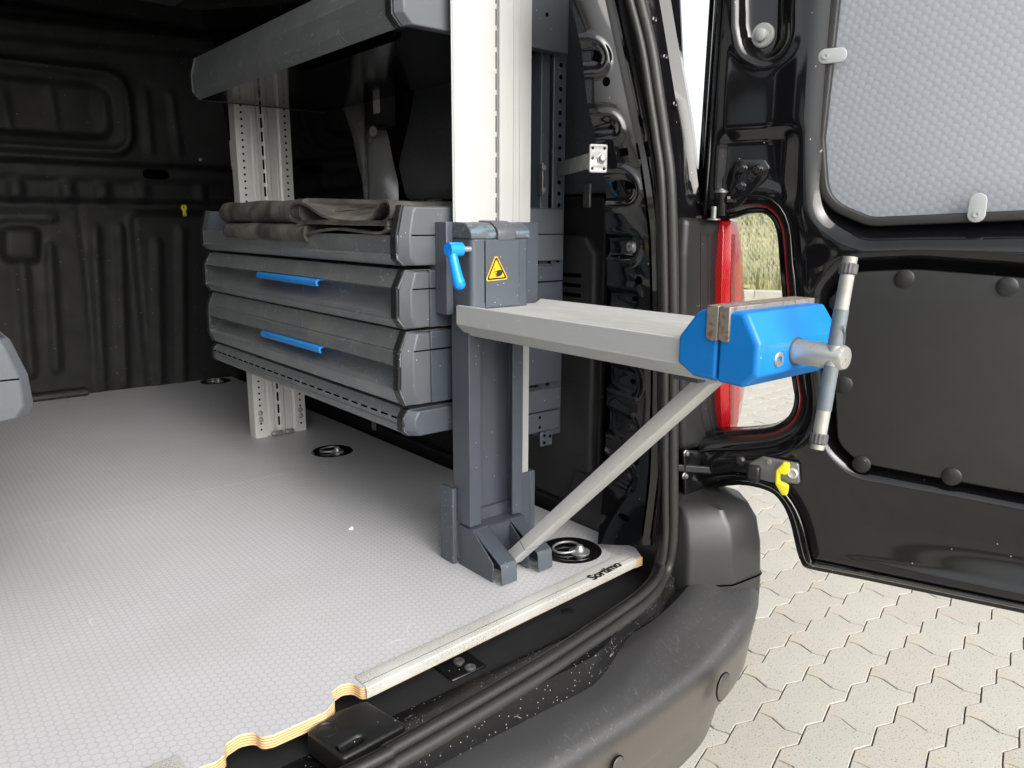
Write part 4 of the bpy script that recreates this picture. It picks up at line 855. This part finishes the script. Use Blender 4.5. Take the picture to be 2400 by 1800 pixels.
# rear column: extruded profile with holes
CX0, CX1, CY = .672, .804, 1.800
w = CX1-CX0
sec = [(0, .0), (.215*w, 0), (.215*w, .008), (.30*w, .008), (.32*w, .002), (.36*w, .002), (.37*w, .012), (.40*w, .012), (.41*w, .003), (.455*w, .003), (.455*w, .010), (.525*w, .010), (.525*w, .003), (.57*w, .003), (.58*w, .012), (.605*w, .012), (.61*w, .004), (.70*w, .004), (.715*w, .012), (.75*w, .012), (.76*w, .006), (.80*w, .006), (.80*w, 0), (w, 0), (w, .034), (0, .034)]
colm = B().prism([(CX0+a, CY+b) for a, b in sec], 'z', FZ, 1.405).build('column', 'alu_column', rack, smooth=20); tag(colm, 'ribbed aluminium column with rows of small holes')
hb = B()
for k in range(52):
    z = FZ+.020+k*.0152
    for a in (.115, .90): hb.cyl((CX0+a*w, CY-.0004, z), (CX0+a*w, CY+.002, z), .0027, 8)
tag(hb.build('hole_row', 'hole_black', colm), kind='stuff'); hb = B()
for k in range(25):
    z = FZ+.022+k*.031; hb.box(CX0+.468*w, CX0+.512*w, CY+.0092, CY+.0102, z, z+.0225)
tag(hb.build('slot_row', 'hole_black', colm), kind='stuff')
for a, zc in ((.115, FZ+.045), (.115, FZ+.062), (.90, FZ+.040), (.90, FZ+.055)):
    B().lathe((CX0+a*w, CY-.0002, zc), (0, -1, 0), [(0, .0062), (.0015, .006), (.004, .004), (.0046, .0006)], 14).build('rivet', 'zinc', colm, smooth=50)
B().box(CX0+.28*w, CX0+.52*w, CY-.012, CY+.0, FZ, FZ+.012).build('foot_clamp', 'zinc', colm, bevel=.004); B().box(CX0+.55*w, CX0+.74*w, CY-.010, CY+.0, FZ, FZ+.011).build('foot_clamp', 'zinc', colm, bevel=.004)
# dark perforated upright at the wall side, top box, strap to the pillar
pfu = B().box(.848, .866, .955, .985, .76, 1.60).box(.868, .895, .948, .952, .76, 1.60).build('wall_upright', 'steel_grey', rack, bevel=.0015)
hb = B()
for k in range(44):
    z = .79+k*.0180; hb.cyl((.882, .9472, z), (.882, .950, z), .0034, 10)
tag(hb.build('hole_row', 'hole_black', pfu), kind='stuff')
B().box(.900, .906, 1.62, 1.632, .62, 1.60).build('wall_upright', 'zinc_dull', rack)
B().box(.80, .885, YN-.010, YN, .772, .806).build('bottom_bracket', 'steel_grey', rack, bevel=.002); B().box(.845, .872, YN-.006, YN-.002, .744, .771).build('bottom_tab', 'steel_grey', rack, bevel=.0015)
for x, z in ((.8385, .798), (.8385, .781)): B().cyl((x, YN-.0105, z), (x, YN-.008, z), .0028, 10).build('hole', 'hole_black', rack)
for x, z in ((.853, .763), (.853, .750), (.866, .760)): B().cyl((x, YN-.0066, z), (x, YN-.004, z), .0028, 10).build('hole', 'hole_black', rack)
B().cyl((.842, YN-.0125, 1.432), (.842, YN-.010, 1.432), .0032, 12).build('hole', 'hole_black', rack)
sa = np.array([.875, .945, 1.205]); sb2 = np.array([.925, .905, 1.226]); sc2 = PY(1400, 372, .768)
stp = B()
d = (sc2-sa); d /= np.linalg.norm(d); upv = np.array([0, 0, 1.0]); nrm = np.cross(d, upv); nrm /= np.linalg.norm(nrm)
stp.loft([[tuple(p+upv*a+nrm*b) for a, b in ((-.011, -.001), (.011, -.001), (.011, .001), (-.011, .001))] for p in (sa, sc2)])
so = stp.build('wall_strap', 'zinc_dull', rack, bevel=.0006); tag(so, 'galvanised strap bolted to the rear pillar')
pe = np.array([.94, -.34, 0]); pn = np.array([-.34, -.94, 0])
plate('strap_plate', 'zinc_dull', so, [rrect(-.0135, .0135, -.019, .019, .003)]+[circ(x, y, .0018, 10) for x in (-.009, .009) for y in (-.0135, .0, .0135) if not (x > 0 and y == 0)], .003, (sc2, pe, (0, 0, 1), pn), .001, .0008)
B().lathe(sc2+pn*.004+pe*.004, pn, [(0, .0075), (.0014, .0075), (.0018, .0054), (.0055, .005), (.0065, .0035)], 6).build('strap_bolt', 'zinc', so, bevel=.0008)
hb = B().box(.843, .8465, .945, .9545, 1.165, 1.215); hbk = hb.build('joint_plate', 'zinc_dull', rack, bevel=.001)
for z in (1.173, 1.207): B().lathe((.845, .945, z), (0, -1, 0), [(0, .0045), (.002, .004), (.0025, .001)], 12).build('rivet', 'zinc', rack, smooth=50)

# ================================================================== LEFT RACK, one drawer pulled out into view
lrack = thing('shelving_rack', (-.4, 1.36, FZ), 'second drawer rack at the left, only the pulled out grey drawer end showing', 'shelving')
LE = [(.085, .912), (.109, .915), (.1155, .926), (.114, .956), (.113, .963), (.103, .996), (.100, 1.002), (.085, 1.002)]
LI = [(.078, .9135), (.096, .916), (.1045, .928), (.104, .955), (.103, .961), (.093, .995), (.090, .999), (.078, .999)]
ldr = B().box(-.30, .098, .952, 1.78, .914, 1.0).build('drawer', 'side_grey', lrack)
V = [(x, .950, z) for x, z in LE]+[(x, .940, z) for x, z in LI]; n = len(LE); V += [(-.28, .940, .9135), (-.28, .940, .999), (-.28, .950, .912), (-.28, .950, 1.002)]
F = [(k, k+1, n+k+1, n+k) for k in range(n-1)]+[tuple(range(n, 2*n))+(2*n+1, 2*n), (n-1, 2*n+3, 2*n+1, 2*n-1), (0, n, 2*n, 2*n+2), (2*n, 2*n+1, 2*n+3, 2*n+2), tuple(range(n-1, -1, -1))+(2*n+2, 2*n+3)]
tag(B().add(V, F).build('end_cap', 'cap_grey', ldr, bevel=.0016), 'worn grey drawer end cap at the left edge')
B().box(-.25, .1035, .9395, .941, .957, .9585).build('cap_groove', 'hole_black', ldr)
B().prism([(.098, .914), (.114, .927), (.113, .96), (.10, 1.0), (.098, 1.0)], 'y', .951, 1.78).build('front_rail', 'alu_front', ldr)
for z0, z1 in ((1.10, 1.19), (1.2, 1.29), (.914, 1.0)): B().box(-.64, -.31, .95, 1.78, z0+.002, z1-.002).build('drawer_box', 'side_grey', lrack, bevel=.002)
for y in (.97, 1.75): B().box(-.655, -.60, y, y+.03, FZ, 1.6).build('column', 'alu_column', lrack)
B().box(-.64, -.31, .95, 1.78, .86, .91).build('drawer_box', 'side_grey', lrack)

# ================================================================== FOLDED RUBBER MAT
def ribbon(path, t):
    P = [np.array(p, float) for p in path]; L = []; R_ = []
    for i, p in enumerate(P):
        d = P[min(i+1, len(P)-1)]-P[max(i-1, 0)]; d /= np.linalg.norm(d)+1e-9; nn = np.array([-d[1], d[0]]); L.append(p+nn*t/2); R_.append(p-nn*t/2)
    return L+R_[::-1]
matt = B(); c7 = lambda x, y: (450+x*.27125, 400+y*.27125)
mA = [(1690, 444), (1400, 440), (1200, 437), (1000, 444), (900, 436), (848, 400), (838, 345), (872, 296), (935, 280), (995, 300), (1065, 350), (1140, 398), (1260, 428), (1400, 436), (1490, 430), (1555, 395), (1600, 315), (1640, 268), (1690, 275), (1716, 335), (1704, 405), (1655, 440)]
mB = [(1690, 470), (1450, 458), (1200, 457), (980, 457), (915, 476), (888, 520), (902, 560), (950, 578), (1000, 560), (1090, 528), (1250, 503), (1400, 515), (1600, 540), (1685, 515), (1672, 486)]
def rib_obj(px, t, x0, x1, fill):
    P = [PX(*c7(*q), x0)[[1, 2]] for q in px]; P = [p[:2] for p in spline([(a, b, 0) for a, b in P], 5)]; ztop = max(p[1] for p in P); rows = []; n_ = len(P)
    for x in np.linspace(x0, x1, 9):
        k = float(ss(np.array(x), x0, x0+.16)); Q = []
        for i, (y, z) in enumerate(P):
            f = i/(n_-1); up_ = fill and .42 < f < .80; Q.append((y+(x-x0)*.25*(1 if f > .5 else .4), z+(k*(ztop-.002-z) if up_ else 0)))
        rows.append([(x+.003*sin(y*19), y, z+.001*sin(y*23+x*31)) for y, z in ribbon(Q, t)])
    return rows
matt.loft(rib_obj(mA, .0042, .574, .83, True)); matt.loft(rib_obj(mB, .0042, .572, .83, False))
# long folded edges reaching to the far end
def roll(y0, y1, z0, z1, x0, x1, n=26):
    rows = []; hz_ = (z1-z0)/2; zc = (z0+z1)/2
    for y in np.linspace(y0, y1, 40):
        e = 1.0 if y < y1-.03 else math.sqrt(max(.02, 1-((y-(y1-.03))/.03)**2)); k = hz_*e*(1+.06*sin(y*31))
        rows.append([(x0+hz_*.9-cos(a)*hz_*.9*e+.002*sin(y*40), y, zc+sin(a)*k) for a in np.linspace(-pi/2, pi/2, n)]+[(x1, y, zc+k), (x1, y, zc-k)])
    return rows
matt.loft(roll(1.265, 1.675, 1.118, 1.160, .572, .83)); matt.loft(roll(1.235, 1.645, 1.087, 1.1185, .566, .83))
matt.v = [(x, y-.0, z) for x, y, z in matt.v]
mo = matt.build('rubber_mat', 'mat_rubber', smooth=50); tag(mo, 'dusty brown black rubber mat folded in loops on the open tray', 'mat')

# ================================================================== VISE STAND (post, carriage, arm, brace)
stand = thing('vise_stand', (.72, .9, FZ), 'tall pale aluminium post with sliding dark carriage and fold out arm', 'stand')
px0, px1, py = .653, .790, .913
psec = [(px0, .924), (px0, py+.012), (px0+.003, py+.0085), (px0+.022, py), (px0+.069, py), (px0+.069, py+.006), (px0+.0765, py+.006), (px0+.0765, py), (px0+.1, py), (px0+.1, py+.0012), (px0+.103, py+.0012), (px0+.103, py), (px0+.112, py), (px0+.112, py+.0012), (px0+.115, py+.0012), (px0+.115, py), (px1, py), (px1, .926)]
post = B().prism(psec, 'z', FZ+.002, 1.80).build('post', 'alu_profile', stand, smooth=20); tag(post, 'broad pale aluminium post profile with a slotted groove')
hb = B()
for k in range(26): z = 1.02+k*.0288; hb.box(px0+.0693, px0+.0718, py+.001, py+.0065, z, z+.0222)
tag(hb.build('slot_row', 'hole_black', post), kind='stuff')
# lower channel
ch = B().prism([(.645, .921), (.645, .878), (.667, .878), (.667, .881), (.6485, .881), (.6485, .908), (.745, .908), (.745, .881), (.7275, .881), (.7275, .878), (.7485, .878), (.7485, .9125), (.6505, .9125), (.6505, .921)], 'z', FZ+.070, 1.02).build('guide_channel', 'steel_grey', stand, bevel=.0012)
B().box(.6490, .7450, .9, .9075, FZ+.06, FZ+.085).build('channel_back', 'steel_grey', stand)
# base foot: side plates sloping forwards, top shelf, curled tongues
sl = [(.908, FZ+.001), (.824, FZ+.001), (.823, FZ+.030), (.872, FZ+.066), (.908, FZ+.066)]
for x in (.6450, .7455): B().prism(sl, 'x', x, x+.003).build('foot_side', 'steel_grey', stand, bevel=.0008)
B().box(.6482, .7452, .8735, .908, FZ+.0635, FZ+.0665).build('foot_top', 'steel_grey', stand, bevel=.0008)
for xa, xb in ((.6470, .676), (.718, .7465)):
    B().prism([(.8735, FZ+.0665), (.816, FZ+.0375), (.8075, FZ+.034), (.8050, FZ+.030), (.803, FZ+.003), (.8055, FZ+.003), (.8075, FZ+.029), (.8095, FZ+.0315), (.8735, FZ+.0635)], 'x', xa, xb).build('foot_tongue', 'steel_grey', stand, bevel=.0015)
B().box(.6765, .7175, .8705, .8732, FZ+.002, FZ+.066).build('foot_back', 'steel_grey', stand)
for x in (.6765, .7155): B().prism([(.870, FZ+.002), (.826, FZ+.002), (.826, FZ+.030), (.870, FZ+.062)], 'x', x, x+.002).build('foot_cheek', 'steel_grey', stand)
B().box(.6365, .6445, .911, .945, FZ+.001, FZ+.123).build('base_bracket', 'steel_grey', stand, bevel=.0015)
B().box(.7905, .8015, .908, .945, FZ+.001, FZ+.121).build('base_bracket', 'steel_grey', stand, bevel=.0015); B().box(.749, .7905, .9085, .9115, FZ+.001, FZ+.121).build('base_plate', 'steel_grey', stand, bevel=.0008)
B().lathe((.760, .908, FZ+.085), (0, -1, 0), [(0, .012), (.004, .011), (.006, .007), (.0065, .001)], 20).build('base_bolt', 'steel_grey', stand, smooth=50)
# carriage
car = B()
co_ = fillet([(.6435, .912), (.6435, .868), (.7500, .868), (.7500, .912)], [0, .008, .008, 0], 5)
carr = B().prism(co_, 'z', 1.0005, 1.098).build('carriage', 'steel_grey', stand, smooth=35); tag(carr, 'dark grey sliding housing with warning sticker')
B().box(.6305, .6425, .910, .957, .990, 1.122).build('carriage_bracket', 'steel_grey', carr, bevel=.0015); B().box(.7510, .8025, .9075, .9115, .99, 1.122).build('carriage_bracket', 'steel_grey', carr, bevel=.001)
B().lathe((.762, .908, 1.062), (0, -1, 0), [(0, .013), (.004, .012), (.007, .008), (.0075, .001)], 20).build('carriage_bolt', 'steel_grey', carr, smooth=50)
capsec = [(.912, 1.0985), (.8665, 1.0985), (.8665, 1.1055), (.869, 1.111), (.876, 1.1175), (.884, 1.121), (.912, 1.122)]
B().prism(capsec, 'x', .6425, .7020-.014).build('carriage_cap', 'cap_worn', carr, bevel=.002); B().prism(capsec, 'x', .7235, .7510).build('carriage_cap', 'cap_worn', carr, bevel=.002)
B().prism([(.912, 1.096), (.8655, 1.096), (.8650, 1.107), (.868, 1.113), (.876, 1.1195), (.885, 1.1235), (.912, 1.1245)], 'x', .6895, .7225).build('cap_tab', 'cap_grey', carr, bevel=.0015)
B().box(.6675, .7290, .8662, .8676, 1.002, 1.0965).build('cover_plate', 'steel_grey', carr, bevel=.0006)
for x in (.6668, .7297): B().box(x-.0005, x+.0005, .8676, .8682, 1.008, 1.097).build('cover_gap', 'hole_black', carr)
CF = (np.array([0, .8660, 0]), np.array([1.0, 0, 0]), ZU, np.array([0, -1.0, 0]))
T0 = [PY(*q, .866)[[0, 2]] for q in ((900+965*.27125, 450+537*.27125), (900+874*.27125, 450+773*.27125), (900+1072*.27125, 450+752*.27125))]
tc = sum(T0)/3; shr = lambda k: [tuple(tc+(p-tc)*k) for p in T0]
sign = plate('warning_sign', 'sticker_yellow', carr, [fillet(shr(1.0), .0028)], .0006, CF, .0002); tag(sign, 'yellow triangular hand crush warning sticker')
plate('sign_border', 'sticker_black', sign, [fillet(shr(.90), .0020), fillet(shr(.70), .001)], .0004, CF, .0007)
hw = T0[2][0]-T0[1][0]; ux = hw/200.0
q = lambda x, y: (tc[0]+x*ux, tc[1]+y*ux*1.0)
hand = [q(-38, -2), q(0, 4), q(8, 10), q(30, 12), q(48, 2), q(50, -14), q(40, -28), q(16, -34), q(-8, -34), q(-8, -29), q(4, -28), q(-14, -26), q(-14, -21), q(4, -20), q(-16, -16), q(-16, -11), q(4, -10), q(-6, -3), q(-38, -6)]
plate('sign_hand', 'sticker_black', sign, [hand], .0004, CF, .0007)
plate('sign_arrow', 'sticker_black', sign, [[q(-24, 30), q(-20, 30), q(-20, 16), q(-16, 16), q(-22, 6), q(-28, 16), q(-24, 16)]], .0004, CF, .0007); plate('sign_arrow', 'sticker_black', sign, [[q(-40, -44), q(-8, -40), q(-8, -43), q(-40, -47)]], .0004, CF, .0007)
# blue clamp lever
lp = PX(1062, 585, .612); lb = PX(1080, 652, .614)
lev = B().cyl((.6435, lp[1]+.004, lp[2]), (.624, lp[1]+.004, lp[2]), .0042, 12).build('lever_stud', 'zinc', carr, smooth=40)
lv = B().cyl((.628, lp[1]+.004, lp[2]), (.606, lp[1]+.004, lp[2]), .0098, 20)
pts = [(.612, lp[1]+.004, lp[2]), (.612, lp[1]-.002, lp[2]-.018), (.611, lp[1]-.010, lp[2]-.036), (.611, lp[1]-.016, lp[2]-.047)]
lv.tube([tuple(x) for x in spline(pts, 5)], [.0062+.0022*min(1, k/12) for k in range(16)], 14)
lv.lathe(pts[-1], (0, -.5, -1), [(0, .0083), (.003, .0072), (.0055, .0045), (.0065, .0005)], 14)
lvo = lv.build('clamp_lever', 'lever_blue', carr, bevel=0, smooth=50); tag(lvo, 'bright blue clamp lever')
# arm: shallow tray profile sticking out of the rear
AX0, AX1, AY0, AY1 = .632, .798, .890, .455
asec = [(AX0, 1.0055), (AX0+.006, 1.0062), (AX0+.0085, 1.0045), (AX0+.016, 1.0005), (AX0+.022, .9995), (AX1-.022, .9995), (AX1-.016, 1.0005), (AX1-.0085, 1.0045), (AX1-.006, 1.0062), (AX1, 1.0055), (AX1, .978), (AX1-.018, .9615), (AX0+.018, .9615), (AX0, .978)]
arm = B().prism([(x, z) for x, z in asec], 'y', AY0, AY1).build('arm', 'alu_arm', stand, bevel=.0011); tag(arm, 'silver fold out arm, scratched and dusty')
B().box(AX0+.0165, AX1-.0165, AY1, AY0, .9990, 1.0001).build('arm_top', 'alu_arm_top', arm)
# brace from foot to arm
ba = PX(1180, 1318, .690); bb = PX(1640, 905, .700); ba = np.array([.697, .842, .617]); bb = np.array([.705, .500, .955])
dv = (bb-ba)/np.linalg.norm(bb-ba); ex3 = np.array([1.0, 0, 0]); nn = np.cross(dv, ex3); nn /= np.linalg.norm(nn)
brs = B().loft([[tuple(p+ex3*a+nn*b) for a, b in rrect(-.0155, .0155, -.0085, .0085, .0012, 2)] for p in (ba, bb)]).build('brace', 'alu_brace', stand, smooth=25); tag(brs, 'square silver brace propping up the arm')
B().box(.676, .714, .50, .535, .950, .9614).build('brace_bracket', 'steel_grey', arm, bevel=.001)
q3 = ba+(bb-ba)*.12; B().loft([[tuple(p+ex3*a+nn*b) for a, b in rrect(-.0158, .0158, -.0088, .0088, .001, 2)] for p in (q3, q3+dv*.0012)]).build('brace_joint', 'knurl', brs)

# ================================================================== VISE
VX0, VX1 = .628, .788; VZ0, VZ1 = .9615, 1.0395
vise = thing('vise', (.695, .44, VZ0), 'blue steel bench vise with rusty jaws on the end of the silver arm', 'vise')
fj = [(.4925, .979), (.4925, 1.008), (.470, 1.036), (.459, VZ1-.001), (.444, VZ1-.001), (.444, .967), (.472, .9675)]
def bev_block(sec, x0, x1, c, name, cut):     # section (y,z) with chamfered x ends
    cy = sum(p[0] for p in sec)/len(sec); cz = sum(p[1] for p in sec)/len(sec); s2 = [(cy+(y-cy)*cut, cz+(z-cz)*cut) for y, z in sec]
    return B().loft([[(x0, y, z) for y, z in s2], [(x0+c, y, z) for y, z in sec], [(x1-c, y, z) for y, z in sec], [(x1, y, z) for y, z in s2]])
bev_block(fj, VX0, VX1, .006, 'x', .93).build('fixed_jaw', 'blue_paint', vise, bevel=.0025, seg=3)
mj = [(.4415, .967), (.4415, VZ1-.001), (.414, VZ1-.0015), (.398, 1.010), (.398, .979), (.414, .966)]
mv = []
# moving jaw: left and right ends chamfered, front tapering
for x, k in ((VX0, 0), (VX0+.003, 1), (VX1-.020, 1), (VX1, 0)):
    if k: mv.append([(x, y, z) for y, z in mj])
    else:
        e = .006 if x < .65 else .0; f_ = .0 if x < .65 else .014
        mv.append([(x, .4415, .969+f_), (x, .4415, VZ1-.003-f_*1.0), (x, .418, VZ1-.004-f_), (x, .402, 1.008-f_*.2), (x, .402, .981+f_*.4), (x, .416, .969+f_)])
mvj = B().loft(mv).build('moving_jaw', 'blue_paint', vise, bevel=.003, seg=3)
for y0, y1 in ((.4435, .457), (.4305, .4425)):
    B().prism([(y0, 1.0085), (y0, 1.0425), (y1, 1.0425), (y1, 1.0105), ((y0+y1)/2, 1.0075)], 'x', VX0-.0022, VX1-.008).build('jaw_plate', 'jaw_steel', vise, bevel=.0008)
SPX, SPZ = .695, .997
spd = B().lathe((SPX, .402, SPZ), (0, -1, 0), [(0, .0122), (.051, .0122), (.0545, .0105), (.055, .001)], 32).build('spindle', 'zinc_rust', vise, smooth=40)
B().lathe((SPX, .3995, SPZ), (0, -1, 0), [(0, .0142), (.0022, .0142), (.0024, .0125)], 32).build('spindle_collar', 'knurl', spd, smooth=40)
hy = .3575; ht = np.array([SPX+.010, hy, 1.0875]); hbm = np.array([SPX-.0195, hy, .9115]); hc = np.array([SPX-.003, hy, SPZ])
hd_ = (ht-hbm)/np.linalg.norm(ht-hbm)
bar = B().cyl(hbm-hd_*.002, ht+hd_*.003, .0064, 20).build('handle_bar', 'bar_zinc', vise, smooth=40)
for a_, s_ in ((ht, -1), (hbm, 1)):
    kb = B(); n = 28; c0 = a_+hd_*s_*.003; c1_ = a_+hd_*s_*.0135; A_ = Vector(hd_).orthogonal().normalized(); B_ = Vector(hd_).cross(A_)
    kb.loft([[tuple(Vector(c)+A_*cos(2*pi*i/n)*r*(1 if i % 2 else .93)+B_*sin(2*pi*i/n)*r*(1 if i % 2 else .93)) for i in range(n)] for c, r in ((c0, .0072), (c0+hd_*s_*.0012, .0083), (c1_-hd_*s_*.0012, .0083), (c1_, .0074))])
    kb.build('knurled_ring', 'knurl', bar)
for t0, t1 in ((.20, .44), (.55, .74)):
    p0 = hbm+(ht-hbm)*t0; p1 = hbm+(ht-hbm)*t1; B().cyl(p0, p1, .0069, 20).build('tape_wrap', 'tape', bar, smooth=40)
p0 = hbm+(ht-hbm)*.56; B().tube([tuple(p0+np.array([.003, -.0072, 0])), tuple(p0+np.array([.001, -.0078, .010])), tuple(p0+np.array([-.003, -.0072, .018]))], .0007, 5).build('tape_thread', 'tape', bar)
scx = PY(1824, 843, .398); B().lathe((scx[0], .399, scx[2]), (0, -1, 0), [(0, .0078), (.002, .0078), (.003, .0066), (.003, .0036), (.0008, .0034)], 20).build('socket_screw', 'zinc', vise, smooth=35)
